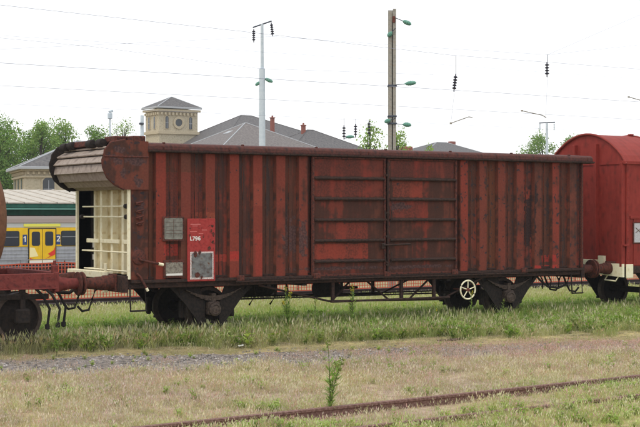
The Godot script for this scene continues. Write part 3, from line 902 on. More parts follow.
	for k in 7:      # clips along the roof's edge
		var q := MB.new(o)
		q.box(Vector3(0.35 + k * 1.75, 3.757, -0.05), Vector3(0.05, 0.03, 0.06), 0.008)
		P(t, "roof_clip", q, M.rust_dark)
	var ew := MB.new(o)
	ew.span(Vector3(11.17, 1.17, zb + 0.07), Vector3(11.22, 3.72, -0.07))
	P(t, "end_wall", ew, M.eaves)
	# --- left end: cream boarded wall under the shutter housing
	var dk := MB.new(o)
	dk.span(Vector3(-0.10, 1.17, zb + 0.06), Vector3(-0.06, 3.6, -0.065))
	P(t, "end_wall", dk, M.black_iron)
	var zz := [-0.09, -0.62, -1.14, -1.66, -2.18]
	for i in 4:
		var q := MB.new(o)
		q.span(Vector3(-0.135, 1.2, zz[i + 1] + 0.05), Vector3(-0.102, 2.95, zz[i] - 0.05), 0.004)
		P(t, "end_panel", q, M.ochre)
	for i in range(1, 4):
		var q := MB.new(o)
		q.span(Vector3(-0.26, 1.2, zz[i] - 0.05), Vector3(-0.104, 2.95, zz[i] + 0.05), 0.006)
		P(t, "end_rib", q, M.cream)
	var q0 := MB.new(o)
	q0.span(Vector3(-0.18, 1.2, -2.21), Vector3(-0.104, 2.95, -2.135), 0.006)
	P(t, "end_rib", q0, M.cream)
	for seg in [[-0.1, -0.55], [-0.72, -1.62], [-1.72, -2.3]]:
		var q := MB.new(o)
		q.span(Vector3(-0.30, 1.80, seg[1]), Vector3(-0.262, 1.88, seg[0]), 0.006)
		P(t, "cross_rail", q, M.cream)
	for z in [-0.045, zb + 0.045]:
		var q := MB.new(o)
		q.span(Vector3(-0.42, 1.13, z - 0.03), Vector3(-0.365, 2.86, z + 0.03), 0.006)
		P(t, "end_post", q, M.cream)
	for b in [[2.53, -0.12, -2.28], [2.325, -0.05, -2.25], [1.64, -0.05, -2.3], [1.28, -0.05, -2.2]]:
		var q := MB.new(o)
		q.tube(Vector3(-0.385, b[0], b[1]), Vector3(-0.385, b[0], b[2]), 0.016, 8)
		q.tube(Vector3(-0.385, b[0], b[2] + 0.01), Vector3(-0.08, b[0], b[2] + 0.01), 0.014, 6)
		P(t, "hand_rail", q, M.cream)
	for b in [[2.325, -0.12], [2.53, -0.14], [2.325, -2.27]]:
		var q := MB.new(o)
		q.lathe(Vector3(-0.40, b[0], b[1]), Vector3(0, 0, 1), [Vector2(0, -0.05), Vector2(0.045, -0.045), Vector2(0.05, 0.04), Vector2(0, 0.05)], 12)
		P(t, "rail_bracket", q, M.black_iron)
	for y in [1.75, 1.5]:
		var q := MB.new(o)
		q.span(Vector3(-0.115, y - 0.06, -2.42), Vector3(-0.104, y + 0.05, -2.3))
		P(t, "label_plate", q, M.white_paint)
	var stp := MB.new(o)
	stp.span(Vector3(-0.62, 1.13, zb + 0.06), Vector3(-0.44, 1.26, -0.72), 0.008)
	stp.span(Vector3(-0.63, 0.86, -0.74), Vector3(-0.55, 1.26, -0.66), 0.006)
	stp.span(Vector3(-0.60, 1.262, -0.74), Vector3(-0.56, 1.42, -0.68), 0.006)
	P(t, "end_step", stp, M.cream)
	# shutter housing: octagonal cheeks with grey slats between
	var prof := PackedVector2Array([Vector2(-0.02, 3.77), Vector2(-0.50, 3.79), Vector2(-0.80, 3.73), Vector2(-0.92, 3.58), Vector2(-0.97, 3.40), Vector2(-0.955, 3.26), Vector2(-0.87, 3.07), Vector2(-0.72, 2.94), Vector2(-0.52, 2.845), Vector2(-0.02, 2.845)])
	for z in [[-0.005, 0.045], [zb - 0.045, zb + 0.005]]:
		var q := MB.new(o)
		q.prism(prof, z[0], z[1])
		var ck := P(t, "housing_cheek", q, M.side if z[0] > -1 else M.black_iron)
		var rim := MB.new(o)
		var rp2 := []
		for i in range(1, 9): rp2.append(Vector3(prof[i].x, prof[i].y, (z[0] + z[1]) * 0.5))
		rim.path(rp2, 0.02, 8)
		P(ck, "cheek_rim", rim, M.rust_dark if z[0] > -1 else M.black_iron)
		var fold := MB.new(o)
		var zf: float = z[1] if z[0] > -1 else z[0]
		fold.tube(Vector3(-0.93, 3.47, zf), Vector3(-0.02, 3.47, zf), 0.016, 8)
		P(ck, "cheek_fold", fold, M.rust_dark)
	var sl := [Vector2(-0.36, 3.70), Vector2(-0.66, 3.63), Vector2(-0.80, 3.49), Vector2(-0.86, 3.34), Vector2(-0.84, 3.18), Vector2(-0.72, 3.05), Vector2(-0.54, 2.95), Vector2(-0.34, 2.90)]
	for i in sl.size() - 1:
		var a: Vector2 = sl[i]; var b: Vector2 = sl[i + 1]
		var out := Vector2(-(b.y - a.y), b.x - a.x).normalized()
		if out.x > 0 or (absf(out.x) < 0.1 and out.y < 0 and i < 3): out = -out
		var q := MB.new(o)
		var u := (b - a)
		var pl := PackedVector2Array([a + u * 0.02 + out * 0.002, a + u * 0.93 + out * 0.055, b + out * 0.045, b + out * 0.02, a + u * 0.86 + out * 0.012, a + u * 0.10 - out * 0.03, a - out * 0.02])
		q.prism(pl, zb + 0.02, -0.02)
		P(t, "shutter_slat", q, M.slat)
	var inner := MB.new(o)
	inner.span(Vector3(-0.60, 3.02, zb + 0.02), Vector3(-0.11, 3.62, -0.02))
	P(t, "housing_back", inner, M.black_iron)
	for a in [[-0.6, 3.77, -1.65, 0.55, true], [-0.45, 3.83, -0.55, 0.4, true], [-0.18, 3.83, -0.22, 0.3, true]]:
		var q := MB.new(o)
		q.span(Vector3(a[0] - 0.12, a[1] - 0.06, a[2] - a[3] * 0.6), Vector3(a[0] + 0.14, a[1] + 0.05, a[2] + a[3] * 0.6), 0.012)
		P(t, "roof_bracket", q, M.rust_dark)
	for a in [[-0.72, 3.75, -1.1], [-0.76, 3.73, -2.32], [-0.72, 3.75, -2.05], [-0.66, 3.76, -0.75]]:
		var q := MB.new(o)
		q.lathe(Vector3(a[0], a[1], a[2] - 0.13), Vector3(0, 0, 1), [Vector2(0, 0), Vector2(0.075, 0.01), Vector2(0.085, 0.05), Vector2(0.085, 0.21), Vector2(0.075, 0.25), Vector2(0, 0.26)], 16)
		P(t, "roller", q, M.black_iron)
	# hooks, levers and plates on the near corner
	var lv := MB.new(o)
	lv.path([Vector3(-0.2, 1.52, 0.01), Vector3(-0.19, 1.50, 0.07), Vector3(0.18, 1.42, 0.09)], 0.022, 8)
	lv.lathe(Vector3(-0.2, 1.55, -0.01), Vector3(0, 0, 1), [Vector2(0.15, 0.0), Vector2(0.14, 0.035), Vector2(0.05, 0.05), Vector2(0, 0.05)], 20)
	P(t, "shutter_lever", lv, M.rust_dark)
	var lt := MB.new(o)
	lt.tube(Vector3(0.17, 1.424, 0.09), Vector3(0.27, 1.40, 0.092), 0.03, 8)
	P(t, "lever_grip", lt, M.cream)
	var l2 := MB.new(o)
	l2.path([Vector3(-0.24, 1.24, 0.0), Vector3(-0.2, 1.18, 0.06), Vector3(-0.08, 0.96, 0.08)], 0.024, 8)
	P(t, "release_lever", l2, M.rust_dark)
	var l3 := MB.new(o)
	l3.tube(Vector3(-0.082, 0.965, 0.08), Vector3(-0.05, 0.905, 0.085), 0.027, 8)
	P(t, "lever_grip", l3, M.cream)
	for y in [2.58, 2.42, 2.30, 2.19]:
		var q := MB.new(o)
		q.box(Vector3(-0.2 + 0.02 * sin(y * 9), y, 0.015), Vector3(0.10, 0.07, 0.05), 0.012)
		q.tube(Vector3(-0.27, y, 0.03), Vector3(-0.13, y + 0.04, 0.05), 0.016, 6)
		P(t, "hook", q, M.rust_dark)
	# notice boards
	var fb := MB.new(o)
	fb.span(Vector3(0.29, 1.85, 0.012), Vector3(0.75, 2.33, 0.03), 0.006)
	var nb := P(t, "notice_holder", fb, M.rust_dark)
	var nbp := MB.new(o)
	nbp.prism(rounded(0.325, 1.89, 0.715, 2.30, 0.03), 0.030, 0.040)
	P(nb, "notice_plate", nbp, M.grey_plate)
	var nl := MB.new(o)
	for y in [2.0, 2.06, 2.14, 2.22]: nl.span(Vector3(0.35, y, 0.0405), Vector3(0.69, y + 0.006, 0.043))
	nl.span(Vector3(0.512, 1.92, 0.0405), Vector3(0.520, 2.28, 0.043))
	P(nb, "plate_seam", nl, M.slat_dark)
	var fb2 := MB.new(o)
	fb2.span(Vector3(0.31, 1.14, 0.012), Vector3(0.76, 1.49, 0.03), 0.006)
	var nb2 := P(t, "notice_holder", fb2, M.rust_dark)
	var np2 := MB.new(o)
	np2.span(Vector3(0.35, 1.18, 0.031), Vector3(0.72, 1.44, 0.038), 0.003)
	P(nb2, "notice_plate", np2, M.lichen_plate)
	var np3 := MB.new(o)
	np3.span(Vector3(0.36, 1.185, 0.0385), Vector3(0.71, 1.225, 0.046), 0.003)
	P(nb2, "plate_strip", np3, M.white_paint)
	var rpn := MB.new(o)
	rpn.span(Vector3(0.82, 1.06, 0.012), Vector3(1.43, 2.29, 0.05), 0.008)
	var red := P(t, "lettered_board", rpn, M.red_board)
	var wp := MB.new(o)
	wp.span(Vector3(0.87, 1.10, 0.0505), Vector3(1.385, 1.64, 0.057), 0.003)
	P(red, "paper_frame", wp, M.white_worn)
	var gp := MB.new(o)
	gp.span(Vector3(0.90, 1.14, 0.0575), Vector3(1.355, 1.61, 0.062), 0.003)
	P(red, "bare_plate", gp, M.corroded)
	letters(red, o, "L796", Vector3(0.98, 1.90, 0.0525), 0.078, M.white_paint)
	var sc := MB.new(o)
	for s in [[0.88, 2.17, 0.22, 0.018], [0.92, 2.14, 0.12, 0.012], [1.13, 2.06, 0.11, 0.012], [0.87, 2.03, 0.15, 0.012], [1.06, 1.99, 0.10, 0.010]]:
		sc.span(Vector3(s[0], s[1], 0.0502), Vector3(s[0] + s[2], s[1] + s[3], 0.0512))
	P(red, "worn_lettering", sc, M.worn_print)
	var frg := RandomNumberGenerator.new(); frg.seed = 12
	for sp in [[1.36, 2.14, 0.045], [1.39, 1.98, 0.05], [1.37, 1.83, 0.045], [1.34, 2.05, 0.03], [1.29, 1.70, 0.05], [0.86, 1.96, 0.03], [0.98, 1.60, 0.07], [1.08, 1.63, 0.05], [1.03, 1.19, 0.07], [1.12, 1.14, 0.05], [0.87, 2.10, 0.025], [1.16, 1.93, 0.02]]:
		var fp := PackedVector2Array()
		for k in 9:
			var a := TAU * k / 9.0
			var rr: float = sp[2] * frg.randf_range(0.5, 1.15)
			fp.append(Vector2(minf(sp[0] + cos(a) * rr * 0.8, 1.425), sp[1] + sin(a) * rr))
		var fk := MB.new(o)
		var zf: float = 0.0505 if sp[1] > 1.66 else 0.0625
		fk.prism(fp, zf, zf + 0.003)
		P(red, "rust_flake", fk, M.rust_dark)
	# air hoses and coupling at both ends
	for e in [[-0.55, -1.0], [11.35, 1.0]]:
		for dz in [-0.95, -1.65]:
			var q := MB.new(o)
			var x: float = e[0]; var d: float = e[1]
			q.path([Vector3(x - d * 0.02, 0.95, dz), Vector3(x + d * 0.14, 0.90, dz), Vector3(x + d * 0.22, 0.70, dz + 0.02), Vector3(x + d * 0.30, 0.52, dz + 0.06), Vector3(x + d * 0.45, 0.50, dz + 0.1), Vector3(x + d * 0.55, 0.60, dz + 0.1)], 0.024, 8)
			P(t, "air_hose", q, M.rubber)
		var cp := MB.new(o)
		cp.tube(Vector3(e[0], 1.0, -1.3), Vector3(e[0] + e[1] * 0.35, 1.0, -1.3), 0.045, 10)
		cp.path([Vector3(e[0] + e[1] * 0.3, 1.04, -1.3), Vector3(e[0] + e[1] * 0.42, 1.02, -1.3), Vector3(e[0] + e[1] * 0.42, 0.88, -1.3), Vector3(e[0] + e[1] * 0.32, 0.78, -1.3)], 0.035, 8)
		P(t, "coupling_hook", cp, M.black_iron)
	for st in [[-0.22, -0.02], [11.05, -0.02]]:
		var q := MB.new(o)
		q.path([Vector3(st[0] - 0.16, 0.98, st[1]), Vector3(st[0] - 0.16, 0.52, st[1] + 0.04), Vector3(st[0] + 0.16, 0.52, st[1] + 0.04), Vector3(st[0] + 0.16, 0.98, st[1])], 0.018, 8)
		q.span(Vector3(st[0] - 0.16, 0.525, st[1] - 0.03), Vector3(st[0] + 0.16, 0.54, st[1] + 0.1), 0.003)
		P(t, "step", q, M.black_iron)
	# drooping cable under the right end
	var cb := MB.new(o)
	cb.path([Vector3(10.1, 0.95, -0.35), Vector3(10.2, 0.84, -0.33), Vector3(10.42, 0.68, -0.3), Vector3(10.75, 0.64, -0.3), Vector3(11.02, 0.72, -0.3), Vector3(11.12, 0.95, -0.32)], 0.026, 8)
	P(t, "cable", cb, M.rubber)
	for x in [10.35, 10.6, 10.85]:
		var q := MB.new(o)
		q.path([Vector3(x, 0.95, -0.5), Vector3(x + 0.1, 0.8, -0.5), Vector3(x + 0.1, 0.62, -0.52)], 0.016, 6)
		P(t, "pipe_hanger", q, M.black_iron)

func rounded(x0: float, y0: float, x1: float, y1: float, r: float) -> PackedVector2Array:
	var p := PackedVector2Array()
	for c in [[x1 - r, y0 + r, -90.0], [x1 - r, y1 - r, 0.0], [x0 + r, y1 - r, 90.0], [x0 + r, y0 + r, 180.0]]:
		for k in 5:
			var a := deg_to_rad(c[2] + 22.5 * k)
			p.append(Vector2(c[0] + cos(a) * r, c[1] + sin(a) * r))
	return p

func letters(parent: Node, o: Vector3, text: String, at: Vector3, size: float, m: Material, called := "lettering"):
	var tm := TextMesh.new()
	var f := SystemFont.new(); f.font_names = PackedStringArray(["Droid Sans"]); f.font_weight = 700
	tm.text = text; tm.font = f; tm.font_size = 64; tm.pixel_size = size / 46.0; tm.depth = 0.006
	tm.material = m
	var n := MeshInstance3D.new(); n.mesh = tm; n.name = numbered(parent, called); n.position = at - o
	parent.add_child(n, true)

func tank_wagon():
	var o := Vector3(-6.2, 0, -1.3)
	var t := T("tank_wagon", "rust brown tank wagon at the left edge on a red frame", "wagon", o)
	var x1 := -1.88
	for z in [-0.03, -2.57]:
		var f := MB.new(o)
		f.span(Vector3(-10.5, 1.0, z - 0.035), Vector3(x1, 1.29, z + 0.035), 0.01)
		f.span(Vector3(-10.5, 1.0, z - 0.08), Vector3(x1, 1.02, z + 0.08), 0.004)
		P(t, "sole_bar", f, M.red_frame)
		for k in 9:
			var q := MB.new(o)
			for y in [1.06, 1.22]: q.lathe(Vector3(x1 - 0.12 - k * 0.4, y, z + 0.033 * signf(z + 1.3)), Vector3(0, 0, signf(z + 1.3)), [Vector2(0.018, 0), Vector2(0.014, 0.014), Vector2(0, 0.016)], 8)
			P(t, "rivet_pair", q, M.red_frame)
	var h := MB.new(o)
	h.span(Vector3(x1 - 0.03, 0.94, -2.62), Vector3(x1 + 0.06, 1.31, 0.02), 0.012)
	P(t, "headstock", h, M.red_frame)
	var hb := MB.new(o)
	hb.box(Vector3(x1 + 0.02, 1.35, -0.12), Vector3(0.10, 0.16, 0.12), 0.012)
	hb.tube(Vector3(x1 + 0.02, 1.36, -0.12), Vector3(x1 + 0.02, 1.52, -0.12), 0.03, 8)
	P(t, "end_bracket", hb, M.red_frame)
	for z in [-0.43, -2.17]: buffer(t, x1 + 0.06, z, 1.0, -1.235 - (x1 + 0.06), M.red_frame, M.rust_dark)
	for z in [-0.5, -2.1]:
		var q := MB.new(o)
		q.span(Vector3(-10.5, 1.0, z - 0.05), Vector3(x1, 1.18, z + 0.05))
		P(t, "long_beam", q, M.black_iron)
	# tank with a dished end
	var tk := MB.new(o)
	var pr := []
	for i in 9:
		var a := i / 8.0 * PI * 0.5
		pr.append(Vector2(1.18 * sin(a), -0.42 * cos(a) + 0.42))
	pr.append(Vector2(1.18, 8.6))
	for i in range(1, 9):
		var a := i / 8.0 * PI * 0.5
		pr.append(Vector2(1.18 * cos(a), 8.6 + 0.42 * sin(a)))
	tk.lathe(Vector3(-2.53, 2.27, -1.3), Vector3(-1, 0, 0), pr, 40)
	P(t, "tank", tk, M.tank)
	for x in [-3.3, -9.5]:
		var s := MB.new(o)
		s.span(Vector3(x - 0.15, 1.02, -2.1), Vector3(x + 0.15, 1.42, -0.5), 0.01)
		P(t, "saddle", s, M.red_frame)
	for x in [-2.42, -4.2, -9.0]: wheelset(t, x, -1.3, M.black_iron, 0.46)
	for x in [-2.42, -4.2, -9.0]:
		for z in [-0.30, -2.3]:
			var g := MB.new(o)
			g.box(Vector3(x, 0.49, z), Vector3(0.28, 0.28, 0.18), 0.03)
			g.span(Vector3(x - 0.5, 0.80, z - 0.05), Vector3(x + 0.5, 0.90, z + 0.05), 0.01)
			g.span(Vector3(x - 0.05, 0.6, z - 0.05), Vector3(x + 0.05, 1.0, z + 0.05), 0.01)
			P(t, "axle_box", g, M.black_iron)
	for a in [[-1.98, 0.0, 0.34], [-1.62, -0.6, 0.30], [-2.1, -0.2, 0.30]]:
		var q := MB.new(o)
		q.path([Vector3(a[0] - 0.1, 1.0, a[1]), Vector3(a[0] + 0.02, 0.88, a[1] + 0.03), Vector3(a[0] + 0.16, 0.62, a[1] + 0.04), Vector3(a[0] + 0.12, a[2], a[1] + 0.03)], 0.026, 8)
		q.lathe(Vector3(a[0] + 0.12, a[2] + 0.03, a[1] + 0.03), Vector3(0, -1, 0), [Vector2(0.0, -0.02), Vector2(0.045, 0.0), Vector2(0.045, 0.08), Vector2(0, 0.1)], 10)
		P(t, "air_hose", q, M.rubber)
	var cp := MB.new(o)
	cp.tube(Vector3(x1, 1.0, -1.3), Vector3(x1 + 0.4, 1.0, -1.3), 0.045, 10)
	cp.path([Vector3(x1 + 0.35, 0.98, -1.3), Vector3(x1 + 0.55, 0.86, -1.28), Vector3(x1 + 0.80, 0.84, -1.3), Vector3(x1 + 0.98, 0.96, -1.3)], 0.036, 8)
	P(t, "screw_coupling", cp, M.black_iron)

func red_wagon():
	var o := Vector3(18.6, 0, -1.3)
	var t := T("covered_wagon", "bright red covered wagon with a high arched roof at the right edge", "wagon", o)
	var x0 := 12.58; var x1 := 24.6; var zb := -2.6
	var arch := func(k: float, n := 18) -> Array:
		var a := []
		for i in n + 1:
			var f := i / float(n)
			a.append(Vector2(0.02 + k - (2.64 + 2 * k) * f, 3.60 + (0.72 + k) * pow(sin(PI * f), 0.72) + (0.0 if k == 0.0 else -0.02)))
		return a
	for z in [0.0, zb]:
		var w := MB.new(o)
		w.span(Vector3(x0 + 0.04, 1.12, z - 0.02), Vector3(x1, 3.62, z + 0.02), 0.0)
		P(t, "side_wall", w, M.red)
		for x in [x0 + 0.09, 13.35, 14.5, 16.0, 17.5, 19.5, 21.5, 23.5]:
			var q := MB.new(o)
			q.span(Vector3(x - 0.05, 1.12, z - 0.05), Vector3(x + 0.05, 3.6, z + 0.05), 0.008)
			P(t, "side_post", q, M.red)
		var ev := MB.new(o)
		ev.span(Vector3(x0 - 0.06, 3.57, z - 0.07), Vector3(x1, 3.66, z + 0.07), 0.015)
		P(t, "eaves_rail", ev, M.red)
		var sb := MB.new(o)
		sb.span(Vector3(x0 + 0.1, 0.95, z - 0.05), Vector3(x1, 1.12, z + 0.04), 0.01)
		P(t, "sole_bar", sb, M.frame)
	# end wall with arched top
	var e := MB.new(o)
	var pl := PackedVector2Array([Vector2(-0.02, 1.1), Vector2(zb + 0.02, 1.1)])
	var ar: Array = arch.call(0.0)
	for i in ar.size(): pl.append(ar[ar.size() - 1 - i])
	e.xf = Transform3D(Basis(Vector3(0, 0, 1), Vector3(0, 1, 0), Vector3(-1, 0, 0)), Vector3(x0 + 0.06, 0, 0))
	e.prism(pl, 0.0, 0.04)
	P(t, "end_wall", e, M.red)
	var rf := MB.new(o)
	var outer: Array = arch.call(0.05)
	var rp := PackedVector2Array()
	for p in outer: rp.append(p)
	for i in ar.size(): rp.append(ar[ar.size() - 1 - i])
	rf.xf = Transform3D(Basis(Vector3(0, 0, 1), Vector3(0, 1, 0), Vector3(-1, 0, 0)), Vector3(x1, 0, 0))
	rf.prism(rp, 0.0, x1 - x0 + 0.0)
	P(t, "roof", rf, M.red_roof)
	for x in [x0 - 0.01, 14.0, 16.0, 18.0, 20.0, 22.0]:
		var q := MB.new(o)
		var pts := []
		for p in arch.call(0.055): pts.append(Vector3(x, p.y, p.x))
		q.path(pts, 0.03, 6)
		P(t, "roof_rib", q, M.red_roof)
	var vt := MB.new(o)
	vt.lathe(Vector3(13.9, 4.33, -1.1), Vector3(0, 1, 0), [Vector2(0.05, 0), Vector2(0.05, 0.03), Vector2(0.08, 0.04), Vector2(0.07, 0.06), Vector2(0, 0.07)], 14)
	P(t, "roof_vent", vt, M.red_roof)
	for z in [-0.03, -0.92, -1.68, zb + 0.03]:
		var q := MB.new(o)
		q.span(Vector3(x0 - 0.09, 1.1, z - 0.045), Vector3(x0 + 0.02, 3.62 if absf(z + 1.3) > 1 else 4.1, z + 0.045), 0.008)
		P(t, "end_post", q, M.red)
	for z in [-0.45, -1.3, -2.1]:
		var q := MB.new(o)
		q.span(Vector3(x0 - 0.0, 3.58, z - 0.38), Vector3(x0 + 0.02, 3.63, z + 0.38), 0.0)
		P(t, "end_rail", q, M.red)
	var hr := MB.new(o)
	hr.path([Vector3(x0 + 0.02, 2.45, -1.45), Vector3(x0 - 0.12, 2.44, -1.45), Vector3(x0 - 0.12, 1.75, -1.45), Vector3(x0 + 0.02, 1.74, -1.45)], 0.016, 8)
	P(t, "hand_rail", hr, M.red)
	# rivets on the corner post
	for k in 14:
		var q := MB.new(o)
		q.lathe(Vector3(x0 + 0.09, 1.3 + k * 0.165, 0.048), Vector3(0, 0, 1), [Vector2(0.016, 0), Vector2(0.012, 0.010), Vector2(0, 0.012)], 8)
		P(t, "rivet", q, M.red)
	# cream corner steps
	var cs := MB.new(o)
	cs.xf = Transform3D(Basis(Vector3(0, 0, 1), Vector3(0, 1, 0), Vector3(-1, 0, 0)), Vector3(x0 - 0.02, 0, 0))
	cs.prism(PackedVector2Array([Vector2(0.03, 0.86), Vector2(0.03, 1.18), Vector2(-0.60, 1.18), Vector2(-0.60, 1.36), Vector2(-0.80, 1.36), Vector2(-0.80, 0.90)]), 0.0, 0.07)
	cs.xf = Transform3D.IDENTITY
	cs.span(Vector3(x0 + 0.02, 0.84, 0.03), Vector3(x0 + 0.24, 1.17, 0.07), 0.008)
	P(t, "corner_plate", cs, M.cream)
	var cs2 := MB.new(o)
	cs2.span(Vector3(x0 - 0.10, 1.10, -1.6), Vector3(x0 + 0.0, 1.26, -0.86), 0.008)
	P(t, "end_sill", cs2, M.cream)
	var sp := MB.new(o)
	sp.path([Vector3(x0 + 0.0, 0.9, -0.55), Vector3(x0 - 0.10, 0.78, -0.55), Vector3(x0 - 0.10, 0.76, -0.18), Vector3(x0 + 0.0, 0.88, -0.18)], 0.018, 8)
	P(t, "step", sp, M.cream)
	var lk := MB.new(o)
	lk.box(Vector3(x0 + 0.02, 1.62, 0.04), Vector3(0.16, 0.04, 0.05), 0.008)
	P(t, "catch", lk, M.red)
	var dr := MB.new(o)
	dr.span(Vector3(12.86, 1.14, 0.021), Vector3(13.3, 2.28, 0.04), 0.004)
	dr.span(Vector3(12.74, 2.26, 0.021), Vector3(13.4, 2.33, 0.06), 0.008)
	P(t, "side_flap", dr, M.red)
	var lb := MB.new(o)
	lb.span(Vector3(12.83, 1.66, 0.041), Vector3(13.3, 2.18, 0.055), 0.005)
	var holder := P(t, "label_holder", lb, M.rust_dark)
	var lp := MB.new(o)
	lp.span(Vector3(12.86, 1.69, 0.0555), Vector3(13.28, 2.15, 0.062), 0.003)
	P(holder, "label_plate", lp, M.grey_plate2)
	var ln := MB.new(o)
	ln.xf = Transform3D(Basis(Vector3(0, 0, 1), 0.5), Vector3(13.0, 1.98, 0.0))
	ln.span(Vector3(-0.12, -0.008, 0.0625), Vector3(0.25, 0.008, 0.065))
	ln.xf = Transform3D(Basis(Vector3(0, 0, 1), -0.6), Vector3(13.0, 1.98, 0.0))
	ln.span(Vector3(-0.12, -0.008, 0.0655), Vector3(0.2, 0.008, 0.068))
	P(holder, "plate_mark", ln, M.slat_dark)
	for z in [-0.43, -2.17]: buffer(t, x0 - 0.02, z, -1.0, x0 - 0.02 - 11.955, M.rust_dark, M.rust_dark)
	var h := MB.new(o)
	h.span(Vector3(x0 + 0.05, 0.9, zb + 0.02), Vector3(x0 + 0.15, 1.14, -0.06), 0.01)
	P(t, "headstock", h, M.frame)
	for z in [-0.6, -2.0]:
		var q := MB.new(o)
		q.span(Vector3(x0 + 0.16, 0.9, z - 0.05), Vector3(x1, 1.1, z + 0.05))
		P(t, "long_beam", q, M.black_iron)
	for x in [14.2, 22.6]: running_gear(t, x, -1.3, -0.32, M.black_iron, M.black_iron)

# ---------------------------------------------------------------- the passenger train
func passenger_train():
	var zt := -47.0
	var o := Vector3(16, -1.2, zt - 1.4)
	var t := T("passenger_train", "yellow and grey commuter train with yellow double doors at the platform", "train", o)
	var xa := 4.0; var xb := 30.0
	var doors := [[15.41, 16.88], [6.4, 7.87], [24.4, 25.87]]
	var body := MB.new(o)
	body.span(Vector3(xa, 0.62, zt - 2.8), Vector3(xb, 1.63, zt - 0.005), 0.0)
	P(t, "upper_body", body, M.train_yellow)
	var low := MB.new(o)
	low.span(Vector3(xa, -0.32, zt - 2.8), Vector3(xb, 0.60, zt), 0.0)
	P(t, "lower_body", low, M.train_grey)
	for k in 4:
		var q := MB.new(o)
		var y := -0.15 + k * 0.19
		q.span(Vector3(xa, y, zt), Vector3(xb, y + 0.05, zt + 0.02), 0.005)
		P(t, "body_rib", q, M.train_grey)
	var band := MB.new(o)
	band.span(Vector3(xa, 1.64, zt - 2.8), Vector3(xb, 1.88, zt - 0.03), 0.0)
	P(t, "roof_band", band, M.train_pale)
	var rf := MB.new(o)
	var rp := PackedVector2Array()
	for i in 11:
		var f := i / 10.0
		rp.append(Vector2(zt + 0.02 - 2.84 * f, 1.89 + 0.36 * pow(sin(PI * f), 0.5)))
	rf.xf = Transform3D(Basis(Vector3(0, 0, 1), Vector3(0, 1, 0), Vector3(-1, 0, 0)), Vector3(xb, 0, 0))
	rf.prism(rp, 0.0, xb - xa)
	P(t, "roof", rf, M.train_roof)
	var sk := MB.new(o)
	sk.span(Vector3(xa, -0.9, zt - 2.5), Vector3(xb, -0.33, zt - 0.25))
	P(t, "underframe", sk, M.black_iron)
	for d in doors:
		var mid: float = (d[0] + d[1]) * 0.5
		var fr := MB.new(o)
		fr.span(Vector3(d[0] - 0.06, -0.36, zt + 0.001), Vector3(d[1] + 0.06, 1.60, zt + 0.025), 0.0)
		P(t, "door_surround", fr, M.train_dark)
		var li := MB.new(o)
		li.span(Vector3(d[0] - 0.3, 1.68, zt - 0.028), Vector3(d[1] + 0.3, 1.84, zt + 0.01), 0.005)
		P(t, "door_strip", li, M.train_lime)
		for leaf in [[d[0], mid - 0.015], [mid + 0.015, d[1]]]:
			var q := MB.new(o)
			q.span(Vector3(leaf[0], -0.30, zt + 0.026), Vector3(leaf[1], 1.55, zt + 0.055), 0.008)
			var lf := P(t, "door", q, M.train_yellow)
			var g := MB.new(o)
			g.prism(rounded(leaf[0] + 0.13, 0.66, leaf[1] - 0.13, 1.42, 0.1), zt + 0.0555, zt + 0.065)
			P(lf, "door_pane", g, M.train_glass)
			var s := MB.new(o)
			s.span(Vector3(leaf[0] + 0.005, -0.30, zt + 0.0555), Vector3(leaf[1] - 0.005, -0.12, zt + 0.06))
			P(lf, "kick_plate", s, M.white_paint)
		var sw := MB.new(o)      # red swoosh printed across the doors
		var a := PackedVector2Array([Vector2(mid + 0.1, -0.08), Vector2(d[1] - 0.02, 0.18), Vector2(d[1] - 0.02, 0.62), Vector2(d[1] - 0.1, 0.42), Vector2(mid + 0.3, 0.22), Vector2(mid + 0.45, 0.12)])
		sw.prism(a, zt + 0.0605, zt + 0.064)
		P(t, "door_print", sw, M.train_red)
		sw = MB.new(o)
		sw.prism(PackedVector2Array([Vector2(d[0] + 0.02, 0.02), Vector2(d[0] + 0.22, -0.06), Vector2(d[0] + 0.02, -0.11)]), zt + 0.0605, zt + 0.064)
		P(t, "door_print", sw, M.train_red)
		var pale := MB.new(o)
		pale.prism(PackedVector2Array([Vector2(d[0] + 0.02, 0.05), Vector2(d[0] + 0.02, 0.58), Vector2(d[0] + 0.28, 0.55), Vector2(d[0] + 0.5, 0.1)]), zt + 0.056, zt + 0.0595)
		P(t, "pale_print", pale, M.train_palep)
		for e in [[d[0] - 0.24, "1"], [d[1] + 0.18, "2"]]:
			var n := MB.new(o)
			n.span(Vector3(e[0] - 0.12, 0.72, zt), Vector3(e[0] + 0.12, 1.26, zt + 0.012), 0.0)
			var np := P(t, "class_panel", n, M.train_blue)
			letters(np, o, e[1], Vector3(e[0], 1.02, zt + 0.016), 0.30, M.white_paint, "class_number")
	var wx := [8.6, 10.6, 12.2, 13.62, 17.22, 19.2, 21.2, 23.0, 26.6, 28.4]
	for x in wx:
		var w := 1.25 if x != 12.2 else 1.1
		var f := MB.new(o)
		f.prism(rounded(x, 0.64, x + w, 1.46, 0.1), zt - 0.004, zt + 0.012)
		var fr := P(t, "window", f, M.train_dark)
		var g := MB.new(o)
		g.prism(rounded(x + 0.05, 0.68, x + w - 0.05, 1.42, 0.08), zt + 0.0125, zt + 0.016)
		P(fr, "pane", g, M.train_glass)
		var b := MB.new(o)
		b.span(Vector3(x + 0.06, 1.12, zt + 0.0165), Vector3(x + w - 0.06, 1.145, zt + 0.022))
		P(fr, "window_bar", b, M.train_grey)
	for x in [6.0, 8.5, 25.0, 27.5]:
		var q := MB.new(o)
		for z in [zt - 0.65, zt - 2.1]: q.lathe(Vector3(x, -0.78, z), Vector3(0, 0, 1), [Vector2(0, 0), Vector2(0.42, 0), Vector2(0.42, 0.12), Vector2(0, 0.12)], 20)
		P(t, "wheelset", q, M.black_iron)

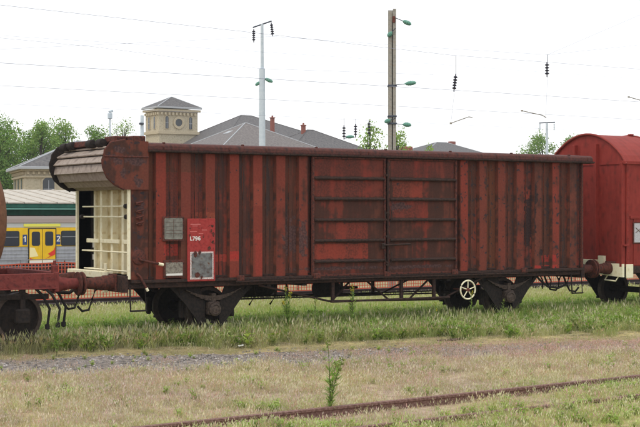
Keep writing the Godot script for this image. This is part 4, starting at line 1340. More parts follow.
# ---------------------------------------------------------------- station
func fence():
	var z := -14.0
	var t := T("barrier_fence", "orange plastic mesh barrier fence along the track behind the wagons", "fence", Vector3(8, -0.15, z))
	var x := -6.0; var k := 0
	while x < 30.0:
		var q := MB.new(t.position)
		q.tube(Vector3(x, -0.4, z - 0.03), Vector3(x, 1.02, z - 0.03), 0.018, 8)
		P(t, "stake", q, M.rust_mid)
		var n := MB.new(t.position)
		var top := func(xx: float) -> float: return 0.94 + 0.015 * sin(xx * 2.1) + 0.01 * sin(xx * 5.3)
		var zz := func(xx: float) -> float: return z + 0.03 * sin(xx * 1.7)
		var i := 0
		while i < 20:
			var xx := x + i * 0.1
			n.span(Vector3(xx - 0.012, -0.12, zz.call(xx) - 0.004), Vector3(xx + 0.012, top.call(xx), zz.call(xx) + 0.004))
			i += 1
		for r in 11:
			for j in 10:
				var xa := x + j * 0.2; var xb := xa + 0.2
				var ya: float = lerpf(-0.1, top.call(xa), r / 10.0); var yb: float = lerpf(-0.1, top.call(xb), r / 10.0)
				var hh := 0.018 if r == 10 or r == 0 else 0.008
				n.quad(Vector3(xa, ya - hh, zz.call(xa)), Vector3(xb, yb - hh, zz.call(xb)), Vector3(xb, yb + hh, zz.call(xb)), Vector3(xa, ya + hh, zz.call(xa)))
		P(t, "netting", n, M.orange)
		x += 2.0; k += 1
	# thin grey railing on the near edge of the platform
	var r := T("platform_railing", "thin grey railing in front of the yellow train", "railing", Vector3(16, -1.3, -44.5))
	for y in [0.0, -0.35]:
		var q := MB.new(r.position)
		q.tube(Vector3(4, y, -44.5), Vector3(30, y, -44.5), 0.025, 6)
		P(r, "rail", q, M.steel)
	var xx := 4.0
	while xx <= 30.0:
		var q := MB.new(r.position)
		q.tube(Vector3(xx, -1.35, -44.5), Vector3(xx, 0.0, -44.5), 0.025, 6)
		P(r, "post", q, M.steel)
		xx += 2.0

func canopy():
	var o := Vector3(20, -1.3, -58)
	var t := T("platform_canopy", "station platform canopy with pale ribbed roof and green steel beams", "canopy", o)
	var xa := 5.0; var xb := 40.0
	# pale roof sheets, one by one, sloping up and back
	var x := xa
	while x < xb:
		var q := MB.new(o)
		q.xf = Transform3D(Basis(Vector3.RIGHT, 0.105), Vector3(x, 3.0, -52.0))
		q.span(Vector3(0.02, -0.03, -8.2), Vector3(0.98, 0.03, 0.1))
		q.span(Vector3(0.90, 0.03, -8.2), Vector3(1.0, 0.075, 0.1))
		P(t, "roof_sheet", q, M.canopy_roof)
		x += 1.0
	var fa := MB.new(o)
	fa.span(Vector3(xa, 2.72, -52.1), Vector3(xb, 2.96, -51.98))
	P(t, "fascia", fa, M.green_paint)
	var g2 := MB.new(o)
	g2.span(Vector3(xa, 2.62, -51.95), Vector3(xb, 2.68, -51.87))
	P(t, "gutter", g2, M.green_light)
	for z in [-53.5, -56.0, -59.0]:
		var q := MB.new(o)
		q.span(Vector3(xa, 2.3, z - 0.1), Vector3(xb, 2.62, z + 0.1))
		P(t, "beam", q, M.green_paint)
	x = xa + 1.0
	while x < xb:
		var q := MB.new(o)
		q.tube(Vector3(x, -1.3, -55.0), Vector3(x, 2.7, -55.0), 0.09, 10)
		P(t, "column", q, M.green_paint)
		var br := MB.new(o)
		br.path([Vector3(x, 1.6, -55), Vector3(x - 0.3, 2.2, -55), Vector3(x - 0.9, 2.5, -55)], 0.04, 6)
		br.path([Vector3(x, 1.6, -55), Vector3(x + 0.3, 2.2, -55), Vector3(x + 0.9, 2.5, -55)], 0.04, 6)
		P(t, "bracket", br, M.green_paint)
		x += 4.5
	var bk := MB.new(o)
	bk.span(Vector3(xa, -1.3, -60.6), Vector3(xb, 3.6, -60.3))
	P(t, "back_wall", bk, M.dark_wall)
	var pf := MB.new()
	pf.span(Vector3(2, -1.4, -62), Vector3(42, -0.45, -50.3), 0.03)
	struct("platform", pf.mesh(M.concrete))

func window_unit(t: Node, o: Vector3, c: Vector3, w: float, h: float, nrm_x: bool, arched := true):
	# frame plus panes; faces +z, or -x when nrm_x
	var xf := Transform3D(Basis.IDENTITY, c)
	if nrm_x: xf = Transform3D(Basis(Vector3.UP, -PI / 2), c)
	var f := MB.new(o); f.xf = xf
	var pl := PackedVector2Array([Vector2(-w / 2 - 0.12, -h / 2), Vector2(w / 2 + 0.12, -h / 2), Vector2(w / 2 + 0.12, h / 2 - w * 0.2)])
	if arched:
		for k in range(1, 8):
			var a := PI * k / 8.0
			pl.append(Vector2(cos(a) * (w / 2 + 0.12), h / 2 - w * 0.2 + sin(a) * w * 0.42))
	else: pl.append(Vector2(w / 2 + 0.12, h / 2)); pl.append(Vector2(-w / 2 - 0.12, h / 2))
	pl.append(Vector2(-w / 2 - 0.12, h / 2 - w * 0.2))
	f.prism(pl, -0.02, 0.05)
	var n := P(t, "window", f, M.sandstone_pale)
	var p2 := PackedVector2Array()
	for p in pl: p2.append(Vector2(p.x * (w / 2) / (w / 2 + 0.12), p.y * 0.93))
	var g := MB.new(o); g.xf = xf
	g.prism(p2, 0.051, 0.06)
	P(n, "pane", g, M.window_glass)
	var b := MB.new(o); b.xf = xf
	b.span(Vector3(-0.03, -h / 2 + 0.1, 0.0605), Vector3(0.03, h / 2 - 0.1, 0.075))
	b.span(Vector3(-w / 2 + 0.04, -0.03, 0.0765), Vector3(w / 2 - 0.04, 0.03, 0.085))
	P(n, "glazing_bar", b, M.train_grey)

func hip(t: Node, o: Vector3, x0: float, x1: float, z0: float, z1: float, ye: float, yr: float, rx0: float, rx1: float, m: Material, trim: Material, over := 0.5):
	var zm := (z0 + z1) * 0.5
	x0 -= over; x1 += over; z0 -= over; z1 += over
	var A := Vector3(x0, ye, z1); var B := Vector3(x1, ye, z1); var C := Vector3(x1, ye, z0); var D := Vector3(x0, ye, z0)
	var E := Vector3(rx0, yr, zm); var F := Vector3(rx1, yr, zm)
	var r := MB.new(o)
	r.quad(A, B, F, E); r.quad(C, D, E, F); r.tri(B, C, F); r.tri(D, A, E)
	r.quad(A, D, C, B)
	var rf := P(t, "roof", r, m)
	for e in [[A, E], [B, F], [C, F], [D, E], [E, F]]:
		if (e[0] - e[1]).length() < 0.1: continue
		var q := MB.new(o)
		q.tube(e[0], e[1], 0.06, 6)
		P(rf, "hip_cap", q, trim)
	var gt := MB.new(o)
	gt.span(Vector3(x0 - 0.05, ye - 0.22, z1 - 0.15), Vector3(x1 + 0.05, ye - 0.01, z1 + 0.08), 0.03)
	gt.span(Vector3(x0 - 0.08, ye - 0.22, z0), Vector3(x0 + 0.15, ye - 0.01, z1 - 0.16), 0.03)
	P(rf, "gutter", gt, M.zinc)
	return rf

func dentils(t: Node, o: Vector3, x0: float, x1: float, z0: float, z1: float, y: float, step: float, s: float):
	var x := x0 + step * 0.5
	while x < x1:
		var q := MB.new(o)
		q.box(Vector3(x, y, z1 + s * 0.5 + 0.003), Vector3(s, s * 1.3, s))
		P(t, "dentil", q, M.sandstone_pale)
		x += step
	var z := z0 + step * 0.5
	while z < z1:
		var q := MB.new(o)
		q.box(Vector3(x0 - s * 0.5 - 0.003, y, z), Vector3(s, s * 1.3, s))
		P(t, "dentil", q, M.sandstone_pale)
		z += step

func buildings():
	# the small station house at the left, turned a little towards the yard
	var o := Vector3(27.6, -1.3, -80)
	var t := T("station_house", "sandstone station house with slate hip roof behind the platform canopy", "house", o)
	t.rotation.y = -0.246
	var w := MB.new(o)
	w.span(Vector3(27.6, -1.4, -88.5), Vector3(42, 5.9, -80))
	P(t, "wall", w, M.sandstone)
	var cn := MB.new(o)
	cn.span(Vector3(27.45, 5.2, -88.6), Vector3(42.15, 5.34, -79.85)); cn.span(Vector3(27.3, 5.72, -88.7), Vector3(42.2, 5.9, -79.7))
	P(t, "cornice", cn, M.sandstone_pale)
	dentils(t, o, 27.6, 42, -88.5, -80, 5.56, 0.42, 0.17)
	hip(t, o, 27.6, 42, -88.5, -80, 6.06, 8.3, 32.2, 37.5, M.slate, M.zinc, 0.5)
	for x in [29.4, 32.1, 34.8, 37.5, 40.2]: window_unit(t, o, Vector3(x, 4.3, -79.98), 0.9, 1.6, false)
	for z in [-82.0, -84.3, -86.6]: window_unit(t, o, Vector3(27.58, 4.3, z), 0.9, 1.6, true)
	# the square tower
	o = Vector3(65, -1.3, -130.5)
	t = T("clock_tower", "square sandstone station tower with low slate pyramid roof and round window", "tower", o)
	w = MB.new(o)
	w.span(Vector3(62.5, -1.4, -131.8), Vector3(67.7, 15.0, -128))
	P(t, "wall", w, M.sandstone)
	cn = MB.new(o)
	for y in [[12.0, 12.35, 0.18], [9.6, 9.8, 0.15], [14.75, 15.0, 0.28]]: cn.span(Vector3(62.5 - y[2], y[0], -131.8 - y[2]), Vector3(67.7 + y[2], y[1], -128 + y[2]))
	P(t, "cornice", cn, M.sandstone_pale)
	dentils(t, o, 62.5, 67.7, -131.8, -128, 14.45, 0.5, 0.24)
	hip(t, o, 62.5, 67.7, -131.8, -128, 15.3, 16.65, 65.0, 65.2, M.slate, M.zinc, 0.35)
	for x in [63.5, 66.7]: window_unit(t, o, Vector3(x, 13.35, -127.98), 0.42, 1.5, false)
	for z in [-130.7, -129.2]: window_unit(t, o, Vector3(62.48, 13.35, z), 0.42, 1.5, true)
	var rw := MB.new(o)
	rw.lathe(Vector3(65.1, 13.4, -127.99), Vector3(0, 0, 1), [Vector2(0.75, 0.0), Vector2(0.75, 0.12), Vector2(0.48, 0.12), Vector2(0.46, 0.02)], 24)
	var round := P(t, "round_window", rw, M.sandstone_pale)
	var rg := MB.new(o)
	rg.lathe(Vector3(65.1, 13.4, -127.99), Vector3(0, 0, 1), [Vector2(0.46, 0.03), Vector2(0, 0.03)], 24)
	P(round, "pane", rg, M.window_glass)
	var ch := MB.new(o)
	ch.span(Vector3(67.9, 9, -130.4), Vector3(68.4, 15.1, -129.7))
	P(t, "flue", ch, M.brick)
	# the hall with its big slate roofs
	o = Vector3(68, -1.3, -112)
	t = T("station_hall", "large station hall with grey slate hip roofs and pale ridge lines", "building", o)
	w = MB.new(o)
	w.span(Vector3(58.2, -1.4, -113.3), Vector3(69.2, 9.3, -103.7))
	w.span(Vector3(66, -1.4, -134), Vector3(82.5, 10.0, -113))
	P(t, "wall", w, M.sandstone)
	hip(t, o, 58.0, 69.4, -113.5, -103.5, 9.4, 12.25, 63.35, 63.55, M.slate_warm, M.zinc, 0.3)
	hip(t, o, 64.2, 84, -134, -115.5, 9.9, 14.35, 71.9, 73.4, M.slate, M.slate, 0.3)
	hip(t, o, 71, 81.2, -119, -111, 9.75, 12.2, 75.4, 76.2, M.slate, M.slate, 0.3)
	for c in [[72.4, 12.0, 13.75, -118.0], [74.6, 11.0, 12.75, -114.6]]:
		var q := MB.new(o)
		q.span(Vector3(c[0] - 0.2, c[1], c[3] - 0.2), Vector3(c[0] + 0.2, c[2] - 0.12, c[3] + 0.2), 0.01)
		q.span(Vector3(c[0] - 0.27, c[2] - 0.12, c[3] - 0.27), Vector3(c[0] + 0.27, c[2], c[3] + 0.27), 0.02)
		var chn := P(t, "chimney", q, M.brick)
		var pot := MB.new(o)
		pot.lathe(Vector3(c[0], c[2], c[3]), Vector3(0, 1, 0), [Vector2(0.12, 0), Vector2(0.1, 0.22), Vector2(0, 0.22)], 10)
		P(chn, "chimney_pot", pot, M.brick)
	for x in [59.8, 62.3, 64.8, 67.3]: window_unit(t, o, Vector3(x, 5.6, -103.68), 1.1, 2.2, false)
	var sk := MB.new(o)
	sk.box(Vector3(61.2, 11.15, -108.4), Vector3(0.8, 0.08, 1.0), 0.0, Basis(Vector3(0, 0, 1), 0.42))
	P(t, "skylight", sk, M.zinc)
	# a far house with a grey roof, and another house with a brick chimney
	o = Vector3(126, -1.3, -156)
	t = T("far_house", "distant house whose low grey hip roof shows above the right wagon end", "house", o)
	w = MB.new(o)
	w.span(Vector3(118, -1.4, -162), Vector3(134, 11.0, -150))
	P(t, "wall", w, M.sandstone)
	hip(t, o, 118, 134, -162, -150, 11.2, 13.9, 125.6, 127.6, M.slate, M.zinc, 0.4)
	var c2 := MB.new(o)
	c2.span(Vector3(128.2, 12.6, -156.4), Vector3(129.2, 14.1, -155.6), 0.05)
	P(t, "chimney", c2, M.brick)
	o = Vector3(50, -1.3, -64)
	t = T("brick_house", "house behind the wagon with only its red brick chimney showing", "house", o)
	w = MB.new(o)
	w.span(Vector3(46, -1.4, -68), Vector3(54, 4.5, -60))
	P(t, "wall", w, M.brick)
	hip(t, o, 46, 54, -68, -60, 4.6, 6.2, 49, 51, M.slate, M.zinc, 0.3)
	var c3 := MB.new(o)
	c3.span(Vector3(49.7, 4.6, -60.9), Vector3(50.5, 7.4, -60.2), 0.03)
	P(t, "chimney", c3, M.brick)

# ---------------------------------------------------------------- masts, insulators and wires
func insulator(parent: Node, o: Vector3, a: Vector3, b: Vector3, r: float, m: Material, n := 4):
	var q := MB.new(o)
	var L := (b - a).length()
	var pr := [Vector2(0.02, 0.0)]
	for k in n:
		var h := L * (0.12 + 0.76 * k / n)
		pr.append(Vector2(r * 0.3, h)); pr.append(Vector2(r, h + L * 0.06)); pr.append(Vector2(r * 0.9, h + L * 0.11)); pr.append(Vector2(r * 0.3, h + L * 0.13))
	pr.append(Vector2(0.02, L * 0.9)); pr.append(Vector2(0.02, L))
	if m == M.ins_green:      # bell-shaped glass
		pr = [Vector2(0.015, 0.0), Vector2(0.03, L * 0.12)]
		for k in 9:
			var f := k / 8.0
			pr.append(Vector2(r * (0.35 + 0.65 * pow(sin(PI * (0.12 + 0.76 * f)), 0.8)) * (1.0 if k % 2 == 0 else 0.86), L * (0.14 + 0.76 * f)))
		pr.append(Vector2(0.03, L * 0.94)); pr.append(Vector2(0.0, L))
	q.lathe(a, (b - a).normalized(), pr, 14)
	return P(parent, "insulator", q, m)

func wire(label: String, pts: Array, r := 0.009):
	var q := MB.new(pts[0])
	q.path(pts, r, 5)
	var n := MeshInstance3D.new(); n.mesh = q.mesh(M.wire); n.name = numbered(self, "overhead_wire"); n.position = pts[0]
	add_child(n, true)
	tag(n, label, "wire", "overhead wires")

func masts():
	# slim blue-grey tube mast
	var p := Vector3(18.47, -1.3, -27.48)
	var t := T("overhead_line_mast", "slim pale blue steel mast with tilted cross arm behind the wagon", "mast", p)
	var a := MB.new(p)
	a.path([p, Vector3(p.x, 8.6, p.z)], [0.16, 0.13], 14)
	P(t, "lower_pole", a, M.mast_blue)
	a = MB.new(p)
	a.path([Vector3(p.x, 8.55, p.z), Vector3(p.x, 10.5, p.z)], [0.075, 0.06], 12)
	P(t, "upper_pole", a, M.mast_blue)
	a = MB.new(p)
	a.tube(Vector3(18.13, 10.36, -27.69), Vector3(18.82, 10.64, -27.26), 0.03, 8)
	P(t, "cross_arm", a, M.mast_dark)
	insulator(t, p, Vector3(18.16, 10.30, -27.66), Vector3(18.16, 9.72, -27.66), 0.075, M.ins_dark, 5)
	insulator(t, p, Vector3(18.80, 10.58, -27.27), Vector3(18.86, 9.98, -27.24), 0.075, M.ins_dark, 5)
	insulator(t, p, Vector3(18.55, 8.18, -27.42), Vector3(18.86, 8.02, -27.22), 0.09, M.ins_green, 3)
	insulator(t, p, Vector3(18.42, 8.04, -27.50), Vector3(18.22, 7.88, -27.64), 0.08, M.ins_green, 3)
	# weathered H-section mast
	p = Vector3(16.31, -0.3, -14.85)
	t = T("overhead_line_mast", "tall weathered grey H section mast with green insulators", "mast", p)
	var hb := Basis(Vector3.UP, -0.55)
	a = MB.new(p); a.xf = Transform3D(hb, p)
	a.span(Vector3(-0.13, -0.2, 0.10), Vector3(-0.02, 9.66, 0.13)); a.span(Vector3(0.02, -0.2, 0.10), Vector3(0.13, 9.72, 0.13))
	a.span(Vector3(-0.13, -0.2, -0.13), Vector3(0.13, 9.7, -0.10)); a.span(Vector3(-0.12, -0.2, -0.10), Vector3(-0.10, 9.66, 0.10)); a.span(Vector3(0.10, -0.2, -0.10), Vector3(0.12, 9.68, 0.10))
	P(t, "pole", a, M.mast_grey)
	for y in [6.8, 5.5, 5.75]:
		var q := MB.new(p); q.xf = Transform3D(hb, p)
		q.span(Vector3(-0.155, y + 0.25, -0.155), Vector3(0.155, y + 0.31, 0.155), 0.01)
		P(t, "band", q, M.mast_dark)
	var cap := MB.new(p); cap.xf = Transform3D(hb, p)
	cap.box(Vector3(0.05, 9.35, 0.15), Vector3(0.09, 0.22, 0.05), 0.01)
	P(t, "mounting_plate", cap, M.rust_mid)
	var r := Vector3(0.843, 0, 0.537)
	for e in [[0.0, 9.1, 0.55, 8.87], [-0.0, 8.75, -0.27, 8.45], [0.0, 6.80, 0.72, 6.88], [-0.0, 5.66, -0.38, 5.52], [0.0, 5.47, 0.55, 5.42]]:
		var c := Vector3(p.x, 0, p.z + 0.2)
		var st := MB.new(p)
		var A: Vector3 = c + r * e[0] + Vector3.UP * e[1]; var B: Vector3 = c + r * e[2] + Vector3.UP * e[3]
		st.tube(A, B, 0.015, 6)
		P(t, "stay", st, M.mast_dark)
		insulator(t, p, A.lerp(B, 0.42), B, 0.085, M.ins_green, 3)
	# small T-headed mast far right, lamp post and pale pole far left
	p = Vector3(62.47, -1.3, -58.74)
	t = T("overhead_line_mast", "small distant mast with a T shaped head near the red wagon", "mast", p)
	a = MB.new(p); a.path([p, Vector3(p.x, 9.5, p.z)], [0.14, 0.09], 10)
	P(t, "pole", a, M.mast_blue)
	a = MB.new(p); a.tube(Vector3(61.95, 9.5, -59.06), Vector3(63.0, 9.56, -58.4), 0.045, 8)
	P(t, "cross_arm", a, M.mast_dark)
	for e in [[62.0, -59.03], [62.95, -58.43]]: insulator(t, p, Vector3(e[0], 9.5, e[1]), Vector3(e[0], 8.9, e[1]), 0.08, M.mast_blue, 4)
	p = Vector3(37.61, -1.3, -86.42)
	t = T("lamp_post", "thin pale lamp post with a square head above the left trees", "lamp post", p)
	a = MB.new(p); a.path([p, Vector3(p.x, 10.6, p.z)], [0.10, 0.06], 10)
	P(t, "pole", a, M.mast_blue)
	a = MB.new(p); a.box(Vector3(p.x, 10.75, p.z), Vector3(0.34, 0.5, 0.3), 0.04); a.box(Vector3(p.x + 0.08, 11.15, p.z), Vector3(0.36, 0.22, 0.3), 0.04, Basis(Vector3(0, 0, 1), 0.4))
	P(t, "lamp_head", a, M.mast_blue)
	p = Vector3(27.03, -1.3, -57.6)
	t = T("overhead_line_mast", "pale plain pole rising just left of the sandstone tower", "mast", p)
	a = MB.new(p); a.path([p, Vector3(p.x, 8.7, p.z)], [0.17, 0.11], 12)
	P(t, "pole", a, M.mast_blue)
	a = MB.new(p); a.box(Vector3(p.x - 0.1, 8.15, p.z + 0.12), Vector3(0.28, 0.14, 0.2), 0.03)
	P(t, "clamp", a, M.mast_dark)
	# wires along the tracks
	var run := func(label: String, z: float, y0: float, y1: float, sag: float, r := 0.009):
		var pts := []
		for i in 25:
			var x := -30.0 + i * 6.0
			var f := fposmod(x - 16.0, 54.0) / 54.0
			pts.append(Vector3(x, y0 + (y1 - y0) * (x + 30) / 144.0 - sag * 4 * f * (1 - f), z))
		wire(label, pts, r)
	wire("highest carrier wire crossing the sky over the near track", [Vector3(-30, 9.5, -14.6), Vector3(2.25, 8.41, -14.6), Vector3(10.2, 8.21, -14.6), Vector3(18.7, 7.96, -14.6), Vector3(27.9, 7.98, -14.6), Vector3(40, 8.2, -14.6), Vector3(70, 9.5, -14.6)], 0.0065)
	run.call("lower contact wire of the nearest track", -11.1, 6.42, 6.2, 0.03, 0.0065)
	run.call("second contact wire down, above the pale mast's middle", -15.3, 6.25, 5.9, 0.03, 0.006)
	run.call("lowest faint wire skimming above the wagon roof", -20.0, 6.1, 5.75, 0.03, 0.0045)
	run.call("faint carrier wire second from top at the right", -20.0, 8.2, 8.65, 0.1, 0.0045)
	wire("feeder wire rising from the left edge to the pale mast", [Vector3(-4.0, 7.6, -27.5), Vector3(6.85, 8.7, -27.5), Vector3(13, 9.35, -27.4), Vector3(18.86, 9.98, -27.24)], 0.0055)
	wire("feeder wire from the pale mast towards the right", [Vector3(18.86, 9.98, -27.24), Vector3(21.0, 9.08, -20.9), Vector3(23.17, 8.25, -14.6)], 0.0055)
	wire("steep stay wire leaving the sky at the upper right", [Vector3(23.17, 8.25, -14.6), Vector3(27.9, 10.08, -14.6), Vector3(34, 12.4, -14.6)], 0.0055)
	wire("shallow stay wire rising to the right edge", [Vector3(23.17, 8.25, -14.6), Vector3(33.37, 9.82, -20.0), Vector3(40, 10.8, -23)], 0.0055)
	wire("faint wire falling from the left edge", [Vector3(-2, 8.3, -20), Vector3(4.18, 8.16, -20.0), Vector3(7.54, 8.08, -20.0), Vector3(14, 7.7, -20.0), Vector3(22, 7.9, -20)], 0.0055)
	# insulators hanging in the wires
	t = T("hanging_insulator", "dark disc insulator hanging below the wire junction at upper right", "insulator", Vector3(23.14, 7.4, -14.6), "insulators hanging in the wires")
	var rod := MB.new(t.position)
	rod.tube(Vector3(23.17, 8.25, -14.6), Vector3(23.14, 7.95, -14.6), 0.012, 6)
	P(t, "rod", rod, M.mast_dark)
	insulator(t, t.position, Vector3(23.14, 7.98, -14.6), Vector3(23.14, 7.42, -14.6), 0.085, M.ins_dark, 4)
	t = T("hanging_insulator", "dark disc insulator on a long drop wire right of the H mast", "insulator", Vector3(18.8, 6.65, -14.6), "insulators hanging in the wires")
	rod = MB.new(t.position)
	rod.tube(Vector3(18.89, 7.95, -14.6), Vector3(18.89, 7.3, -14.6), 0.008, 6)
	P(t, "rod", rod, M.mast_dark)
	insulator(t, t.position, Vector3(18.89, 7.32, -14.6), Vector3(18.80, 6.68, -14.6), 0.075, M.ins_dark, 5)
	for e in [["dark insulator in the small cluster left of the H mast", Vector3(17.73, 5.75, -20), Vector3(17.73, 5.2, -20), M.ins_dark], ["green insulator lying between two dark ones left of the H mast", Vector3(17.80, 5.30, -20), Vector3(18.2, 5.33, -20), M.ins_green], ["dark insulator standing right of the green one", Vector3(18.26, 5.82, -20), Vector3(18.26, 5.3, -20), M.ins_dark], ["dark insulator hanging in front of the small tree", Vector3(18.89, 5.95, -20), Vector3(18.89, 5.35, -20), M.ins_dark]]:
		t = T("hanging_insulator", e[0], "insulator", e[1], "insulators hanging in the wires")
		insulator(t, e[1], e[1], e[2], 0.07, e[3], 4)
		var hang := MB.new(e[1])
		if e[3] == M.ins_dark: hang.tube(Vector3(e[1].x, 6.02, -20), e[1], 0.008, 5)
		else: hang.tube(Vector3(17.73, 5.25, -20), Vector3(18.26, 5.3, -20), 0.012, 5)
		P(t, "hanger", hang, M.wire)
	for e in [["pale steady arm above the right roof slope", Vector3(22.28, 6.17, -15), Vector3(23.44, 6.02, -15)], ["pale steady arm rising to the right of the drop wire", Vector3(18.98, 5.6, -15), Vector3(19.93, 5.9, -15)], ["pale steady arm at the right edge of the sky", Vector3(27.7, 6.92, -15), Vector3(28.6, 6.78, -15)]]:
		t = T("steady_arm", e[0], "steady arm", e[1], "steady arms of the overhead line")
		var q := MB.new(e[1])
		q.path([e[1], e[1].lerp(e[2], 0.85), e[2] + Vector3(0.02, -0.06, 0)], 0.018, 6)
		q.box(e[1], Vector3(0.08, 0.06, 0.06), 0.01)
		P(t, "arm", q, M.mast_grey)
		var dq := MB.new(e[1])
		var k: Vector3 = e[1] if e[1].x < 20 else e[2]
		dq.tube(k, Vector3(k.x - (0.15 if k.x < 20 else 0.28), 6.7 if k.x < 20 else 7.45, -14.6) if k.x < 28 else Vector3(k.x + 0.3, 8.0, -14.6), 0.005, 5)
		P(t, "drop_wire", dq, M.wire)

# ---------------------------------------------------------------- materials
func make_materials():
	var rustn := bump(51, 0.05, 3.0)
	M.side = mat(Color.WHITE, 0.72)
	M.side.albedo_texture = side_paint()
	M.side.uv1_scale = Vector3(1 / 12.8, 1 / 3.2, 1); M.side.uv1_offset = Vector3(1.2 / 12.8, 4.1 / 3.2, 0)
	M.side.normal_enabled = true
	M.side.normal_texture = bump(52, 0.02, 2.0, 512)
	M.side.normal_scale = 0.12
	M.frame = tri(speckle(53, 0.03, [c8(36, 31, 30), c8(52, 41, 37), c8(70, 50, 43), c8(50, 40, 37)]), 0.7, 0.85, rustn, 0.5)
	M.rust_dark = tri(speckle(54, 0.03, [c8(46, 36, 36), c8(72, 46, 40), c8(104, 56, 46), c8(64, 44, 40)]), 0.6, 0.8, rustn, 0.5)
	M.rust_mid = tri(speckle(55, 0.03, [c8(60, 44, 40), c8(88, 54, 45), c8(120, 64, 52), c8(76, 50, 46)]), 0.6, 0.8, rustn, 0.4)
	M.eaves = tri(speckle(56, 0.022, [c8(52, 40, 38), c8(74, 48, 43), c8(94, 55, 48), c8(78, 51, 46), c8(56, 45, 44)]), 1.1, 0.75, rustn, 0.4)
	M.black_iron = tri(speckle(57, 0.03, [c8(30, 27, 26), c8(46, 40, 37), c8(58, 46, 40)]), 0.6, 0.85, rustn, 0.4)
	M.axle_grease = tri(speckle(58, 0.03, [c8(48, 41, 38), c8(82, 68, 60), c8(104, 90, 80)]), 0.5, 0.7, rustn, 0.4)
	M.tyre = tri(speckle(59, 0.03, [c8(56, 48, 44), c8(84, 70, 62)]), 0.5, 0.6)
	M.red_frame = tri(speckle(60, 0.022, [c8(78, 42, 38), c8(108, 50, 46), c8(122, 58, 52), c8(90, 48, 44)]), 1.0, 0.75, rustn, 0.35)
	M.tank = tri(speckle(61, 0.02, [c8(84, 56, 44), c8(112, 76, 56), c8(130, 92, 68), c8(80, 56, 46)]), 1.2, 0.8, rustn, 0.4)
	M.cream = tri(speckle(62, 0.014, [c8(216, 202, 160), c8(234, 224, 190), c8(238, 230, 200), c8(234, 224, 190), c8(214, 194, 150)]), 0.8, 0.7)
	M.ochre = tri(speckle(88, 0.014, [c8(170, 146, 98), c8(206, 188, 144), c8(218, 202, 160), c8(200, 180, 132), c8(176, 150, 100)]), 1.4, 0.75)
	M.slat = tri(speckle(63, 0.02, [c8(92, 80, 74), c8(136, 120, 110), c8(160, 146, 134), c8(142, 126, 114)]), 0.9, 0.6)
	M.slat_dark = tri(speckle(64, 0.02, [c8(72, 58, 52), c8(104, 86, 76), c8(128, 108, 96)]), 0.7, 0.65)
	M.grey_plate = tri(speckle(65, 0.03, [c8(92, 90, 82), c8(122, 120, 110), c8(140, 138, 128)]), 0.9, 0.6)
	M.grey_plate2 = tri(speckle(66, 0.03, [c8(170, 166, 168), c8(200, 198, 200)]), 0.35, 0.6)
	M.lichen_plate = tri(speckle(67, 0.05, [c8(96, 84, 76), c8(120, 112, 102), c8(150, 144, 130), c8(86, 74, 66)]), 0.9, 0.8)
	M.corroded = tri(speckle(68, 0.028, [c8(92, 52, 40), c8(92, 84, 80), c8(112, 112, 110), c8(124, 124, 120), c8(96, 66, 52)]), 1.3, 0.7, rustn, 0.4)
	M.red_board = tri(speckle(69, 0.03, [c8(70, 42, 36), c8(150, 52, 48), c8(160, 56, 52), c8(164, 62, 58), c8(156, 58, 52)]), 0.6, 0.6)
	M.white_paint = mat(c8(226, 222, 214), 0.6)
	M.white_worn = tri(speckle(70, 0.05, [c8(170, 90, 80), c8(206, 196, 190), c8(222, 216, 208)]), 0.4, 0.7)
	M.worn_print = mat(c8(206, 120, 114), 0.7)
	M.rubber = mat(c8(40, 37, 36), 0.7)
	M.red = tri(streaked(71, [c8(88, 42, 35), c8(112, 44, 36), c8(132, 48, 40), c8(137, 50, 42), c8(144, 56, 46), c8(152, 72, 60)]), 1.7, 0.7)
	M.red_roof = tri(streaked(72, [c8(92, 48, 42), c8(124, 52, 44), c8(138, 56, 48), c8(143, 60, 51), c8(152, 76, 64)]), 2.3, 0.7)
	M.sleeper = tri(speckle(73, 0.03, [c8(70, 58, 50), c8(104, 88, 76)]), 0.8, 0.9)
	M.rail_rust = tri(speckle(74, 0.04, [c8(84, 62, 56), c8(122, 92, 82), c8(150, 122, 114)]), 0.5, 0.75, rustn, 0.4)
	M.rail_dark = tri(speckle(75, 0.04, [c8(52, 44, 42), c8(76, 62, 58)]), 0.5, 0.6)
	M.foliage = foliage_mat()
	M.train_yellow = tri(streaked(73, [c8(206, 160, 34), c8(226, 182, 32), c8(232, 188, 36), c8(236, 194, 56)]), 3.0, 0.45); M.train_grey = tri(streaked(74, [c8(128, 128, 132), c8(152, 154, 160), c8(162, 164, 170), c8(170, 172, 176)]), 3.0, 0.5); M.train_pale = mat(c8(190, 192, 190), 0.5)
	M.train_roof = mat(c8(126, 112, 104), 0.8); M.train_dark = mat(c8(40, 42, 46), 0.5); M.train_lime = mat(c8(226, 220, 96), 0.5)
	M.train_red = mat(c8(214, 60, 44), 0.5); M.train_palep = mat(c8(240, 226, 170), 0.5); M.train_blue = mat(c8(52, 72, 120), 0.5)
	M.train_glass = mat(c8(44, 52, 62), 0.08); M.train_glass.metallic_specular = 0.5
	M.window_glass = mat(c8(58, 62, 66), 0.12); M.window_glass.metallic_specular = 0.5
	M.orange = mat(c8(198, 92, 66), 0.6); M.orange.cull_mode = BaseMaterial3D.CULL_DISABLED
	M.steel = mat(c8(120, 120, 124), 0.6)
	M.canopy_roof = tri(speckle(76, 0.02, [c8(160, 152, 140), c8(184, 175, 162), c8(194, 185, 172)]), 3.0, 0.8)
	M.green_paint = tri(speckle(77, 0.02, [c8(34, 84, 70), c8(46, 104, 88)]), 3.0, 0.6); M.green_light = mat(c8(120, 176, 160), 0.6)
	M.dark_wall = tri(speckle(78, 0.02, [c8(84, 84, 74), c8(112, 108, 94)]), 3.0, 0.9); M.concrete = tri(speckle(79, 0.03, [c8(140, 132, 122), c8(168, 160, 150)]), 2.0, 0.9)
